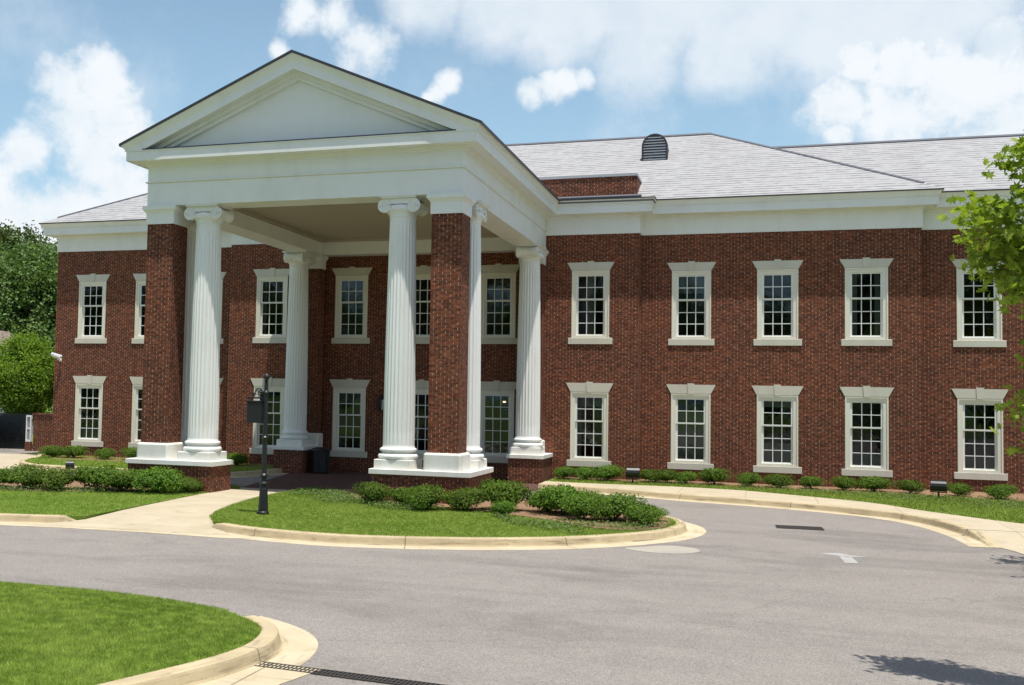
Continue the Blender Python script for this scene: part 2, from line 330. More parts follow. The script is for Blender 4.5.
# ------------------------------------------------------------------ mesh builder
class MB:
    def __init__(s): s.v = []; s.f = []; s.uv = []; s.smooth = []
    def face(s, pts, uvs=None, sm=False):
        i = len(s.v); s.v += [tuple(p) for p in pts]; s.f.append(tuple(range(i, i + len(pts))))
        if uvs is None:
            a, b, c = Vector(pts[0]), Vector(pts[1]), Vector(pts[-1])
            n = (b - a).cross(c - a)
            if n.length < 1e-12 and len(pts) > 3: n = (Vector(pts[2]) - b).cross(Vector(pts[3]) - b)
            ax = max(range(3), key=lambda k: abs(n[k]))
            if ax == 0: uvs = [(p[1], p[2]) for p in pts]
            elif ax == 1: uvs = [(p[0], p[2]) for p in pts]
            else: uvs = [(p[0], p[1]) for p in pts]
        s.uv += list(uvs); s.smooth.append(sm)
    def box(s, x0, x1, y0, y1, z0, z1, skip=''):
        P = lambda x, y, z: (x, y, z)
        F = {'-y': [P(x0, y0, z0), P(x1, y0, z0), P(x1, y0, z1), P(x0, y0, z1)],
             '+y': [P(x1, y1, z0), P(x0, y1, z0), P(x0, y1, z1), P(x1, y1, z1)],
             '-x': [P(x0, y1, z0), P(x0, y0, z0), P(x0, y0, z1), P(x0, y1, z1)],
             '+x': [P(x1, y0, z0), P(x1, y1, z0), P(x1, y1, z1), P(x1, y0, z1)],
             '-z': [P(x0, y1, z0), P(x1, y1, z0), P(x1, y0, z0), P(x0, y0, z0)],
             '+z': [P(x0, y0, z1), P(x1, y0, z1), P(x1, y1, z1), P(x0, y1, z1)]}
        for k, q in F.items():
            if k not in skip.split(): s.face(q)
    def bbox(s, x0, x1, y0, y1, z0, z1, b=.02):
        """box with chamfered top and vertical edges"""
        def ring(i, z): return [(x0 + i + b, y0 + i, z), (x1 - i - b, y0 + i, z), (x1 - i, y0 + i + b, z), (x1 - i, y1 - i - b, z), (x1 - i - b, y1 - i, z), (x0 + i + b, y1 - i, z), (x0 + i, y1 - i - b, z), (x0 + i, y0 + i + b, z)]
        rs = [ring(0, z0), ring(0, z1 - b), ring(b * .3, z1 - b * .3), ring(b, z1)]
        for a, c in zip(rs, rs[1:]):
            for k in range(8): s.face([a[k], a[(k + 1) % 8], c[(k + 1) % 8], c[k]])
        s.face(rs[-1]); s.face(rs[0][::-1])
    def lathe(s, cx, cy, prof, n=32, sm=True):
        for (r0, z0), (r1, z1) in zip(prof, prof[1:]):
            for k in range(n):
                a, b = 2 * math.pi * k / n, 2 * math.pi * (k + 1) / n
                s.face([(cx + r0 * math.cos(a), cy + r0 * math.sin(a), z0), (cx + r0 * math.cos(b), cy + r0 * math.sin(b), z0),
                        (cx + r1 * math.cos(b), cy + r1 * math.sin(b), z1), (cx + r1 * math.cos(a), cy + r1 * math.sin(a), z1)], sm=sm)
    def tube(s, pts, rs, n=8, cap=True):
        pts = [Vector(p) for p in pts]; rings = []
        if not hasattr(rs, '__len__'): rs = [rs] * len(pts)
        for i, p in enumerate(pts):
            d = (pts[min(i + 1, len(pts) - 1)] - pts[max(i - 1, 0)]).normalized()
            u = d.cross(Vector((0, 0, 1)))
            if u.length < .05: u = d.cross(Vector((0, 1, 0)))
            u.normalize(); w = d.cross(u)
            rings.append([tuple(p + (u * math.cos(2 * math.pi * k / n) + w * math.sin(2 * math.pi * k / n)) * rs[i]) for k in range(n)])
        for a, b in zip(rings, rings[1:]):
            for k in range(n): s.face([a[k], a[(k + 1) % n], b[(k + 1) % n], b[k]], sm=True)
        if cap: s.face(rings[0][::-1]); s.face(rings[-1])
    def prism(s, poly, z0, z1, bottom=False):
        poly = [tuple(p[:2]) for p in poly]
        ar = sum(a[0] * b[1] - b[0] * a[1] for a, b in zip(poly, poly[1:] + poly[:1]))
        if ar < 0: poly = poly[::-1]
        tris = tessellate_polygon([[Vector((x, y, 0)) for x, y in poly]])
        for t in tris:
            q = [poly[i] for i in t]
            if (q[1][0] - q[0][0]) * (q[2][1] - q[0][1]) - (q[1][1] - q[0][1]) * (q[2][0] - q[0][0]) < 0: q = q[::-1]
            s.face([(x, y, z1) for x, y in q])
            if bottom: s.face([(x, y, z0) for x, y in q[::-1]])
        if z0 != z1:
            for a, b in zip(poly, poly[1:] + poly[:1]): s.face([(a[0], a[1], z0), (b[0], b[1], z0), (b[0], b[1], z1), (a[0], a[1], z1)])
    def xzprism(s, poly, y0, y1, y0b=None):
        """polygon in x,z extruded from y0 (front) to y1"""
        tris = tessellate_polygon([[Vector((x, z, 0)) for x, z in poly]])
        for t in tris:
            q = [poly[i] for i in t]
            if (q[1][0] - q[0][0]) * (q[2][1] - q[0][1]) - (q[1][1] - q[0][1]) * (q[2][0] - q[0][0]) < 0: q = q[::-1]
            s.face([(x, y0, z) for x, z in q]); s.face([(x, y1, z) for x, z in q[::-1]])
        ar = sum(a[0] * b[1] - b[0] * a[1] for a, b in zip(poly, poly[1:] + poly[:1]))
        if ar < 0: poly = poly[::-1]
        for a, b in zip(poly, poly[1:] + poly[:1]): s.face([(a[0], y0, a[1]), (a[0], y1, a[1]), (b[0], y1, b[1]), (b[0], y0, b[1])][::-1])
    def build(s, name, mat, parent=None, kind=None):
        me = bpy.data.meshes.new(name)
        me.from_pydata(s.v, [], s.f)
        ul = me.uv_layers.new(name='UVMap')
        ul.data.foreach_set('uv', np.array(s.uv, dtype=np.float32).ravel())
        me.polygons.foreach_set('use_smooth', s.smooth)
        me.materials.append(mat); me.update()
        o = bpy.data.objects.new(name, me); col.objects.link(o)
        if parent: o.parent = parent
        if kind: o['kind'] = kind
        return o
def thing(name, label, cat, loc=(0, 0, 0), group=None):
    o = bpy.data.objects.new(name, None); o.empty_display_size = .3; col.objects.link(o)
    o.location = loc; tag(o, label, cat, group); return o
def tag(o, label, cat, group=None):
    o['label'] = label; o['category'] = cat
    if group: o['group'] = group
    return o
def sub(name, parent):
    o = bpy.data.objects.new(name, None); col.objects.link(o); o.parent = parent; return o
def copy_tree(o, parent=None, loc=None):
    c = o.copy(); col.objects.link(c); c.parent = parent
    if loc is not None: c.location = loc
    for ch in list(o.children): copy_tree(ch, c)
    return c

def smooth_path(pts, closed, n=6):
    P = [Vector(p[:2]) for p in pts]; out = []; L = len(P)
    for i in range(L if closed else L - 1):
        p0 = P[(i - 1) % L] if closed or i > 0 else P[0]
        p1 = P[i]; p2 = P[(i + 1) % L]
        p3 = P[(i + 2) % L] if closed or i + 2 < L else P[-1]
        for k in range(n):
            t = k / n
            out.append(.5 * ((2 * p1) + (p2 - p0) * t + (2 * p0 - 5 * p1 + 4 * p2 - p3) * t * t + (3 * p1 - p0 - 3 * p2 + p3) * t ** 3))
    if not closed: out.append(P[-1])
    return [(p.x, p.y) for p in out]
def normals(path, closed):
    """right-hand normals (outwards for a clockwise-in-x,-y... path), mitred"""
    L = len(path); out = []
    for i in range(L):
        def d(a, b):
            v = Vector((b[0] - a[0], b[1] - a[1])); return v.normalized() if v.length > 1e-9 else Vector((1, 0))
        if closed: a = d(path[i - 1], path[i]); b = d(path[i], path[(i + 1) % L])
        else:
            a = d(path[i - 1], path[i]) if i > 0 else d(path[0], path[1]); b = d(path[i], path[i + 1]) if i < L - 1 else a
        na = Vector((a.y, -a.x)); nb_ = Vector((b.y, -b.x)); mm = (na + nb_)
        mm = mm / max(mm.dot(na), .35) if mm.length > 1e-6 else na
        out.append(mm)
    return out
def sweep(mb, path, prof, closed=False, sm=False, zs=None, cap=True):
    """prof: list of (out, z); path in x,y; out to the right of travel"""
    nr = normals(path, closed); rings = []; arc = [0]
    for a, b in zip(path, path[1:] + path[:1]): arc.append(arc[-1] + math.hypot(b[0] - a[0], b[1] - a[1]))
    for i, (p, n) in enumerate(zip(path, nr)):
        k = 1 if zs is None else zs[i]
        rings.append([(p[0] + n.x * o_, p[1] + n.y * o_, z if k == 1 else (-.146 + (z + .146) * k)) for o_, z in prof])
    pl = [0]
    for a, b in zip(prof, prof[1:]): pl.append(pl[-1] + math.hypot(b[0] - a[0], b[1] - a[1]))
    L = len(path)
    for i in range(L if closed else L - 1):
        A_, B_ = rings[i], rings[(i + 1) % L]
        for k in range(len(prof) - 1):
            mb.face([A_[k], A_[k + 1], B_[k + 1], B_[k]], [(arc[i], pl[k]), (arc[i], pl[k + 1]), (arc[i + 1], pl[k + 1]), (arc[i + 1], pl[k])], sm)
    if not closed and cap:
        mb.face(rings[0]); mb.face(rings[-1][::-1])
def offset(path, d, closed=True):
    nr = normals(path, closed); return [(p[0] + n.x * d, p[1] + n.y * d) for p, n in zip(path, nr)]
def cw(path):
    """orient so that the right-hand normal points outwards (counter-clockwise)"""
    ar = sum(a[0] * b[1] - b[0] * a[1] for a, b in zip(path, path[1:] + path[:1]))
    return path if ar > 0 else path[::-1]

def fast_mesh(name, verts, faces_n, mat, parent=None):
    """verts (F*n,3) numpy; every face has faces_n own vertices"""
    nv = len(verts); nf = nv // faces_n
    me = bpy.data.meshes.new(name)
    me.vertices.add(nv); me.vertices.foreach_set('co', verts.astype(np.float32).ravel())
    me.loops.add(nv); me.loops.foreach_set('vertex_index', np.arange(nv, dtype=np.int32))
    me.polygons.add(nf); me.polygons.foreach_set('loop_start', np.arange(0, nv, faces_n, dtype=np.int32))
    me.polygons.foreach_set('loop_total', np.full(nf, faces_n, dtype=np.int32))
    me.materials.append(mat); me.update(); me.validate()
    o = bpy.data.objects.new(name, me); col.objects.link(o)
    if parent: o.parent = parent
    return o
LEAF4 = np.array([(0, -.5), (.32, 0), (0, .5), (-.32, 0)])
LOBED = np.array([(0, -.5), (.1, -.22), (.42, -.3), (.2, -.02), (.5, .12), (.18, .16), (.2, .42), (0, .55), (-.2, .42), (-.18, .16), (-.5, .12), (-.2, -.02), (-.42, -.3), (-.1, -.22)])
def leaves(cent, size, rng, shape=LEAF4, up=.35, nrm=None):
    n = len(cent); k = len(shape)
    nv = rng.normal(size=(n, 3)); nv[:, 2] = np.abs(nv[:, 2]) + up
    if nrm is not None: nv = nv * .7 + nrm
    nv /= np.linalg.norm(nv, axis=1)[:, None]
    t = rng.normal(size=(n, 3)); t -= (t * nv).sum(1)[:, None] * nv; t /= np.linalg.norm(t, axis=1)[:, None]
    b = np.cross(nv, t)
    s = size * rng.uniform(.6, 1.3, n)
    v = cent[:, None, :] + s[:, None, None] * (shape[None, :, 0, None] * t[:, None, :] + shape[None, :, 1, None] * b[:, None, :])
    return v.reshape(-1, 3)
def inpoly(px, py, poly):
    r = np.zeros(len(px), bool); L = len(poly)
    for i in range(L):
        x0, y0 = poly[i]; x1, y1 = poly[(i + 1) % L]
        c_ = ((y0 > py) != (y1 > py)) & (px < (x1 - x0) * (py - y0) / (y1 - y0 + 1e-12) + x0)
        r ^= c_
    return r
def scatter(poly, dens, rng, excl=()):
    xs = [p[0] for p in poly]; ys = [p[1] for p in poly]
    n = int((max(xs) - min(xs)) * (max(ys) - min(ys)) * dens)
    x = rng.uniform(min(xs), max(xs), n); y = rng.uniform(min(ys), max(ys), n)
    k = inpoly(x, y, poly)
    for e in excl: k &= ~inpoly(x, y, e)
    return x[k], y[k]
def blades(x, y, z0, h, w, rng):
    n = len(x); a = rng.uniform(0, 2 * math.pi, n); hh = h * rng.uniform(.5, 1.25, n); lean = rng.normal(size=(n, 2)) * .5 * hh[:, None]
    dx, dy = np.cos(a) * w, np.sin(a) * w
    z0 = np.broadcast_to(z0, n)
    v = np.stack([np.stack([x - dx, y - dy, z0], 1), np.stack([x + dx, y + dy, z0], 1), np.stack([x + lean[:, 0], y + lean[:, 1], z0 + hh], 1)], 1)
    return v.reshape(-1, 3)

# ------------------------------------------------------------------ ground, road, drive
ROAD, GUT, PATHZ, TOP = -.15, -.146, -.140, 0.0
mb = MB(); mb.prism([(-900, -900), (900, -900), (900, 900), (-900, 900)], -.2, -.2)
o = mb.build('ground', M['lawn'], kind='structure')
mb = MB(); mb.prism([(-70, -60), (70, -60), (70, -1.5), (15, -1.5), (5.9, -1.0), (5.9, -.3), (-4, -.3), (-4, -5), (-9, -5.2), (-13, -3), (-17.2, .5), (-17.2, 20), (-21.5, 20), (-21.5, .5), (-70, -2)], ROAD, ROAD)
o = mb.build('road', M['asphalt'], kind='structure')

kerb_prof = [(-.20, -.03), (-.19, .0), (-.035, .0), (-.01, -.012), (.0, -.035), (.022, -.12), (.035, -.143), (.06, -.1455)]
def kerb(path, closed, gutter=.42, zs=None):
    mb = MB(); sweep(mb, path, kerb_prof, closed, True, zs)
    o = mb.build('kerb', M['kerb'], kind='structure')
    if gutter:
        mb = MB(); sweep(mb, path, [(.055, GUT + .0005), (gutter, GUT), (gutter, ROAD)], closed)
        mb.build('gutter', M['gutter'], kind='structure')

# centre island
ISF = [(1.72, -16.55), (2.5, -17.0), (3.61, -17.28), (4.84, -17.36), (6.26, -17.05), (7.61, -16.5), (8.65, -15.85), (9.57, -14.95), (10.28, -13.9), (10.6, -12.75), (10.5, -11.75), (10.08, -10.9), (9.45, -9.75), (8.5, -8.85), (7.0, -8.55), (4, -8.5), (1.3, -8.5), (.6, -8.62)]
ISW = [(.27, -8.9), (.3, -10.4), (.38, -11.95), (.62, -13.4), (.95, -14.75), (1.3, -15.7)]
KI = smooth_path(ISF, False, 5)
zi = [min(1, .03 + math.hypot(p[0] - 1.72, p[1] + 16.55) / .35) for p in KI]
kerb(KI, False, .42, zi)
ISL = cw(KI + smooth_path(ISW, False, 4))
isl_in = cw(offset(KI, -.15, False) + [(x + .03, y) for x, y in smooth_path(ISW, False, 4)])
mb = MB(); mb.prism(isl_in, -.16, -.015); mb.build('island_lawn', M['lawn'], kind='structure')
MUL = [(.9, -8.75), (1.1, -9.2), (2.4, -10.7), (3.9, -11.35), (5.9, -11.95), (7.7, -13.0), (9.0, -14.1), (9.9, -14.0), (10.25, -13.2), (10.3, -12.5), (10.2, -11.8), (9.8, -10.9), (9.2, -9.8), (8.3, -9.0), (7, -8.75)]
mb = MB(); mb.prism(smooth_path(MUL, True, 3), -.05, .004); mb.build('island_mulch', M['mulch'], kind='structure')

# left lawn
LLF = [(-40, -21.0), (-20, -19.3), (-8, -18.2), (-2.5, -17.45), (-.95, -17.0)]
LLW = [(-.95, -16.75), (-.98, -16.0), (-1.1, -14.1), (-1.34, -11.4), (-1.42, -9.6), (-1.7, -8.8), (-4, -8.6), (-9, -8.7), (-20, -10), (-40, -13)]
KL = smooth_path(LLF, False, 6)
zl = [min(1, .03 + math.hypot(p[0] + .95, p[1] + 17.0) / .3) for p in KL]
kerb(KL, False, .42, zl)
LL = cw(KL + smooth_path(LLW, False, 4))
ll_in = cw(offset(KL, -.15, False) + smooth_path(LLW, False, 4))
mb = MB(); mb.prism(ll_in, -.16, -.015); mb.build('left_lawn', M['lawn'], kind='structure')
LM = [(-1.4, -9.2), (-1.9, -10.6), (-3, -11.9), (-5, -12.9), (-8, -13.2), (-14, -14), (-22, -14.6), (-22, -10.6), (-9, -9.0), (-4, -8.9)]
mb = MB(); mb.prism(LM, -.05, .004); mb.build('left_mulch', M['mulch'], kind='structure')
# walk from the road up to the porch: ramps up from the gutter, level between the lawns, down to the drive
WLp = [(-1.9, -17.62), (-1.35, -17.3), (-.93, -16.8), (-.9, -16.2), (-.98, -15.4), (-1.08, -14.1), (-1.2, -12.8), (-1.32, -11.4), (-1.4, -9.7), (-1.65, -8.85), (-2.0, -8.1)]
WRp = [(2.6, -17.28), (2.3, -16.95), (1.95, -16.45), (1.48, -15.75), (1.1, -15.1), (.8, -14.1), (.55, -12.8), (.4, -11.6), (.3, -10.2), (.42, -8.85), (.7, -8.1)]
WZ = [-.139, -.128, -.085, -.05, -.035, -.026, -.024, -.024, -.026, -.10, -.133]
mb = MB(); al = 0
for k in range(10):
    a, b, c, d = WLp[k], WRp[k], WRp[k + 1], WLp[k + 1]; l_ = math.hypot(d[0] - a[0], d[1] - a[1])
    mb.face([(a[0], a[1], WZ[k]), (b[0], b[1], WZ[k]), (c[0], c[1], WZ[k + 1]), (d[0], d[1], WZ[k + 1])], [(al, 0), (al, 2), (al + l_, 2), (al + l_, 0)]); al += l_
mb.build('front_walk', M['walk'], kind='structure')
mb = MB(); mb.prism([(-2.6, -17.5), (-2.2, -17.95), (-.9, -17.75), (1.0, -17.62), (2.6, -17.68), (3.3, -17.5), (2.4, -17.1), (1, -17.2), (-1.0, -17.1)], -.16, PATHZ - .002); mb.build('walk_apron', M['gutter'], kind='structure')
# brick paved porch floor
mb = MB(); mb.prism([(-3.1, -2.1), (-1.9, -8.2), (.6, -8.2), (4.3, -8.2), (5.7, -7), (5.9, -3.4), (5.7, -2.1), (5.2, -.45), (-3.1, -.45)], -.16, -.136); mb.build('porch_floor', M['paver'], kind='structure')

# right walk and bed
KR = smooth_path([(5.75, -3.7), (7.37, -4.19), (8.62, -4.59), (10.14, -5.25), (11.7, -5.75), (13.43, -6.45), (14.9, -7.45), (15.75, -8.8), (16.2, -10.7), (16.33, -12.4)], False, 5)
zs = [1 if p[1] > -10.5 else max(.03, 1 - (-10.5 - p[1]) / 1.9) for p in KR]
kerb(KR, False, .42, zs)
WB = [(5.75, -2.6), (7.17, -2.75), (9.65, -2.6), (11.38, -2.85), (12.61, -3.54), (14.74, -5.04), (15.96, -6.9), (17.59, -8.84), (20, -10.6), (30, -14), (45, -18)]
WBs = smooth_path(WB, False, 4)
mb = MB()
inner = offset(KR, -.14, False)
mb.prism([p for p in inner if p[1] > -10.6] + [(16.1, -10.6), (17.6, -10.2), (17.59, -8.84)] + [p for p in WBs[::-1] if p[0] < 17.58], -.14, -.003)
mb.build('side_walk', M['walk'], kind='structure')
mb = MB()   # the walk drops with the kerb to meet the road and carries on to the right
kz = lambda y: -.003 if y > -10.5 else (-.146 + .143 * max(.03, 1 - (-10.5 - y) / 1.9))
rk = [(16.04, -10.5)] + [p for p in inner if p[1] < -10.6]
rp = [(16.1, -10.6)] + rk + [(16.35, -13.0), (16.7, -13.45), (17.4, -13.5), (18.2, -12.3), (18.2, -9.35), (17.6, -10.2)]
rp = [(16.06, -10.6)] + rk + [(16.3, -12.9), (16.7, -13.4), (17.5, -13.6), (17.6, -10.2)]
L_ = len(rk)
for k in range(L_ - 1):
    a, b = rk[k], rk[k + 1]; mb.face([(a[0], a[1], kz(a[1])), (b[0], b[1], kz(b[1])), (17.6, b[1], kz(b[1])), (17.6, a[1], kz(a[1]))])
a = rk[-1]; zz_ = -.1405
mb.face([(a[0], a[1], kz(a[1])), (a[0] + .15, -12.9, zz_), (17.6, -12.9, zz_), (17.6, a[1], kz(a[1]))])
mb.face([(a[0] + .15, -12.9, zz_), (16.7, -13.45, zz_), (17.6, -13.7, zz_), (17.6, -12.9, zz_)])
mb.face([(17.6, -10.58, -.003), (17.6, -13.7, zz_), (45, -23, zz_), (45, -18.2, -.003), (17.6, -8.85, -.003)])
mb.face([(16.1, -10.58, -.004), (17.6, -10.58, -.004), (17.6, -10.2, -.004), (16.1, -10.6 + .03, -.004)])
mb.build('walk_ramp', M['walk'], kind='structure')
bed = [p for p in WBs if p[0] >= 5.7] + [(45, 5), (32.0, 5), (32.0, .3), (16.8, .3), (16.7, .05), (8.4, .05), (8.3, -.5), (5.7, -.5)]
mb = MB(); mb.prism(bed, -.2, -.02); mb.build('side_lawn', M['lawn'], kind='structure')
BM = [(5.8, -.5), (5.8, -1.1), (8.4, -1.35), (10, -1.3), (12.5, -1.5), (14.5, -1.6), (16.5, -1.7), (18.5, -2.3), (20.5, -3), (31, -3), (31, .53), (16.75, .53), (16.7, .04), (8.36, .04), (8.3, -.5)]
mb = MB(); mb.prism(BM, -.05, -.004); mb.build('side_mulch', M['mulch'], kind='structure')
# left wing bed
LB = cw(smooth_path([(-3.9, -.6), (-3.9, -4.6), (-6, -5.1), (-9, -5.2), (-11.3, -5.0), (-12.9, -3.7), (-13.9, -1.6), (-14.6, .3), (-10, .3)], True, 4))
kerb(LB, True, .3)
mb = MB(); mb.prism(offset(LB, -.12), -.1, -.02); mb.build('wing_lawn', M['lawn'], kind='structure')
mb = MB(); mb.prism([(-3.9, -.55), (-4.0, -1.9), (-8, -2.1), (-12.6, -2.3), (-14.1, -.3), (-6.3, -.0)], -.05, -.005); mb.build('wing_mulch', M['mulch'], kind='structure')
mb = MB(); mb.prism([(-11.5, -5.2), (-13.2, -3.7), (-14.2, -1.5), (-14.5, .6), (-15.3, 2.0), (-30, -2.4), (-30, -5.5), (-16, -6.6), (-12.3, -6.3)], -.16, PATHZ); mb.build('service_walk', M['walk'], kind='structure')

# near lawn
NL = cw(smooth_path([(-40, -25.0), (-10, -23.9), (0, -23.62), (3.4, -23.55), (4.78, -23.64), (5.86, -23.9), (6.48, -24.16), (6.97, -24.53), (7.24, -24.97), (7.36, -25.56), (7.3, -26.15), (7.1, -26.8), (6.85, -27.5), (6.5, -28.6), (5.9, -31), (5, -36), (3, -42), (-40, -42)], True, 4))
i0 = min(range(len(NL)), key=lambda k: math.hypot(NL[k][0] - 6.2, NL[k][1] + 24.04)); i1 = min(range(len(NL)), key=lambda k: math.hypot(NL[k][0] - 3, NL[k][1] + 42))
K_ = NL[::-1] if False else NL
seg = (K_[i1:] + K_[:i0 + 1]) if i1 > i0 else K_[i1:i0 + 1]
seg = seg if len(seg) > 3 else K_
zk = [min(1, .12 + math.hypot(p[0] - seg[-1][0], p[1] - seg[-1][1]) / .5) for p in seg]
kerb(seg, False, .42, zk)
mb = MB()
ns = [(-.17, -.03), (-.2, -.008), (-.5, .03), (-1.1, .06)]
rr_far = MB(); rr_far.prism(offset([p for p in NL if p[1] > -24.3], -.03, False) + [(-40, -30), (6.5, -25.5)] if False else [(-40, -26), (-40, -25.03), (-10, -23.93), (0, -23.65), (3.4, -23.58), (4.78, -23.67), (5.86, -23.93), (6.3, -24.12), (6.2, -24.6), (4, -24.2), (0, -24.2), (-10, -24.6)], -.17, -.03); rr_far.build('near_lawn_edge', M['lawn'], kind='structure')
rr0_ = [[(x, y, z) for x, y in offset(NL, d)] for d, z in ns]
for A1_, B1_ in zip(rr0_, rr0_[1:]):
    for k in range(len(NL)): q = (k + 1) % len(NL); mb.face([A1_[k], A1_[q], B1_[q], B1_[k]])
mb.prism([p[:2] for p in rr0_[-1]], .06, .06); mb.build('near_lawn', M['lawn'], kind='structure')
mb = MB(); mb.prism([(7.32, -25.62), (8.05, -25.66), (7.9, -26.3), (7.8, -27.2), (7.6, -28.6), (7.3, -28.6)], -.16, -.141); mb.build('concrete_apron', M['gutter'], kind='structure')
mb = MB(); mb.prism(smooth_path([(9.75, -15.7), (10.05, -15.3), (10.5, -14.95), (10.95, -15.1), (11.05, -15.55), (10.75, -15.95), (10.2, -16.0)], True, 5), -.15, -.1445); mb.build('concrete_patch', M['patch'], kind='structure')

# ------------------------------------------------------------------ the building
B = thing('brick_building', 'two storey red brick building with a white columned portico and pale shingle roof', 'building')
A_, C_, PW = -.557, .50, -.398
XLC, XLA, XAB, XBC, XRE = -14.35, -6.41, 8.33, 16.73, 32.0
PL, PR, PF = -3.46, 5.27, -10.9
CX = (PL + PR) / 2
FR, SOF, FT = 7.97, 8.62, 8.87          # frieze bottom, soffit, fascia top
WU = (4.562, 6.78); WL = (.569, 2.794); HW = .618
WX = {'B': [9.94, 12.58, 15.17], 'C': [18.37, 21.1, 23.8, 26.5], 'A': [6.77], 'A1': [-4.724], 'L': [-12.70, -10.14, -7.65], 'P': [-1.70, .962, 3.622]}
def wall_seg(mb, x0, x1, y, wins, z0=-.25, z1=FR + .05, dep=.14):
    xs = [x0]; 
    for w_ in sorted(wins): xs += [w_ - HW, w_ + HW]
    xs.append(x1)
    for i in range(0, len(xs) - 1):
        a, b = xs[i], xs[i + 1]
        if i % 2 == 0: mb.face([(a, y, z0), (b, y, z0), (b, y, z1), (a, y, z1)])
        else:
            for za, zb in ((z0, WL[0]), (WL[1], WU[0]), (WU[1], z1)): mb.face([(a, y, za), (b, y, za), (b, y, zb), (a, y, zb)])
            for za, zb in (WL, WU):
                mb.face([(a, y, za), (a, y + dep, za), (a, y + dep, zb), (a, y, zb)][::-1])
                mb.face([(b, y, za), (b, y + dep, za), (b, y + dep, zb), (b, y, zb)])
                mb.face([(a, y, zb), (b, y, zb), (b, y + dep, zb), (a, y + dep, zb)])
                mb.face([(a, y, za), (b, y, za), (b, y + dep, za), (a, y + dep, za)][::-1])
def W(): return MB()
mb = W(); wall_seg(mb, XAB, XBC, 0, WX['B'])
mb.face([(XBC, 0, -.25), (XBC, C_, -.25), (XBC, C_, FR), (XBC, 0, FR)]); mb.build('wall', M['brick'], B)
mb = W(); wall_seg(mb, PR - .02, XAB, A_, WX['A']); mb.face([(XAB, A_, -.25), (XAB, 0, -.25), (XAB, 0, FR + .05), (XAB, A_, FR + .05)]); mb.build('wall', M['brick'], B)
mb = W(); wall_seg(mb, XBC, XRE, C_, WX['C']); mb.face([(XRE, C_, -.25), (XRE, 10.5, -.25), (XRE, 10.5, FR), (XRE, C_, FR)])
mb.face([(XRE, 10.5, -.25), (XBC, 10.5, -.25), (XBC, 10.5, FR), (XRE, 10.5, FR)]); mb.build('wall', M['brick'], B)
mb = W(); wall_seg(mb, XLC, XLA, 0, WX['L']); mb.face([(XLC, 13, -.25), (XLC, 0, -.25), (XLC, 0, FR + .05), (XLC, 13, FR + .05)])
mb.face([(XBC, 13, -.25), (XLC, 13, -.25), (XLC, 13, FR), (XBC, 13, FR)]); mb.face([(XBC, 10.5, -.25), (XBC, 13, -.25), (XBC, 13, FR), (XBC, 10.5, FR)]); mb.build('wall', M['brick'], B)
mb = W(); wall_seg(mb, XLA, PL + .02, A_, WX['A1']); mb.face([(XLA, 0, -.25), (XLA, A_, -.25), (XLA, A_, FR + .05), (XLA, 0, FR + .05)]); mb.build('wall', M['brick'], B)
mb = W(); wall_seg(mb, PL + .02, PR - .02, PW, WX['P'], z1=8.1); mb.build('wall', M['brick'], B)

# window prototype (origin at the centre of the wall opening's foot, on the wall face)
def make_window(h, lh):
    w = sub('window', B)
    def bld(mb_, nm, mat): return mb_.build(nm, mat, w)
    m1 = MB()   # casing
    cw_ = .15
    for x0, x1 in ((-HW, -HW + cw_), (HW - cw_, HW)):
        m1.box(x0, x1, .012, .15, .0, h)
    m1.box(-HW + cw_, HW - cw_, .012, .15, h - .15, h); m1.box(-HW + cw_, HW - cw_, .012, .15, 0, .075)
    for x0, x1 in ((-HW - .0, -HW + .045), (HW - .045, HW)): m1.box(x0 + (.003 if x0 < 0 else 0), x1 - (.003 if x0 > 0 else 0), -.015, .012, .0, h - .003)
    m1.box(-HW + .045, HW - .045, -.015, .012, h - .048, h - .003)
    bld(m1, 'casing', M['trim'])
    m2 = MB()
    gx = .405; z0, z1 = .12, h - .19; zm = z0 + (z1 - z0) * .60
    a = HW - cw_
    # upper sash a touch further out than the lower
    def sash(za, zb, y, rows):
        m2.box(-a, -gx, y, y + .04, za - .045, zb + .045); m2.box(gx, a, y, y + .04, za - .045, zb + .045)
        m2.box(-gx, gx, y, y + .04, za - .045, za); m2.box(-gx, gx, y, y + .04, zb, zb + .045)
        t = .0125
        for k in (-1, 1): m2.box(k * gx / 3 - t, k * gx / 3 + t, y + .006, y + .03, za, zb)
        for k in range(1, rows):
            zz = za + (zb - za) * k / rows
            for q in range(3):
                xa = -gx + q * 2 * gx / 3 + (t if q else 0); xb = -gx + (q + 1) * 2 * gx / 3 - (t if q < 2 else 0)
                m2.box(xa, xb, y + .008, y + .028, zz - t, zz + t)
    sash(zm + .03, z1, .045, 2); sash(z0, zm - .03, .087, 3)
    bld(m2, 'sash', M['white'])
    m3 = MB()
    m3.face([(-gx, .068, zm), (gx, .068, zm), (gx, .068, z1 + .01), (-gx, .068, z1 + .01)])
    m3.face([(-gx, .11, z0 - .01), (gx, .11, z0 - .01), (gx, .11, zm), (-gx, .11, zm)])
    bld(m3, 'pane', M['glass'])
    m4 = MB(); m4.bbox(-.726, .726, -.035, .0, -.205, -.002, .012); bld(m4, 'sill', M['lime'])
    m5 = MB()
    m5.xzprism([(-.625, h + .003), (-.086, h + .003), (-.1, h + lh), (-.774, h + lh)], -.02, .0)
    m5.xzprism([(.086, h + .003), (.625, h + .003), (.774, h + lh), (.1, h + lh)], -.02, .0)
    bld(m5, 'lintel', M['lime'])
    m6 = MB(); m6.xzprism([(-.083, h - .012), (.083, h - .012), (.105, h + lh + .04), (-.105, h + lh + .04)], -.04, .0); bld(m6, 'keystone', M['lime'])
    return w
wu = make_window(WU[1] - WU[0], .266); wl = make_window(WL[1] - WL[0], .292)
first = True
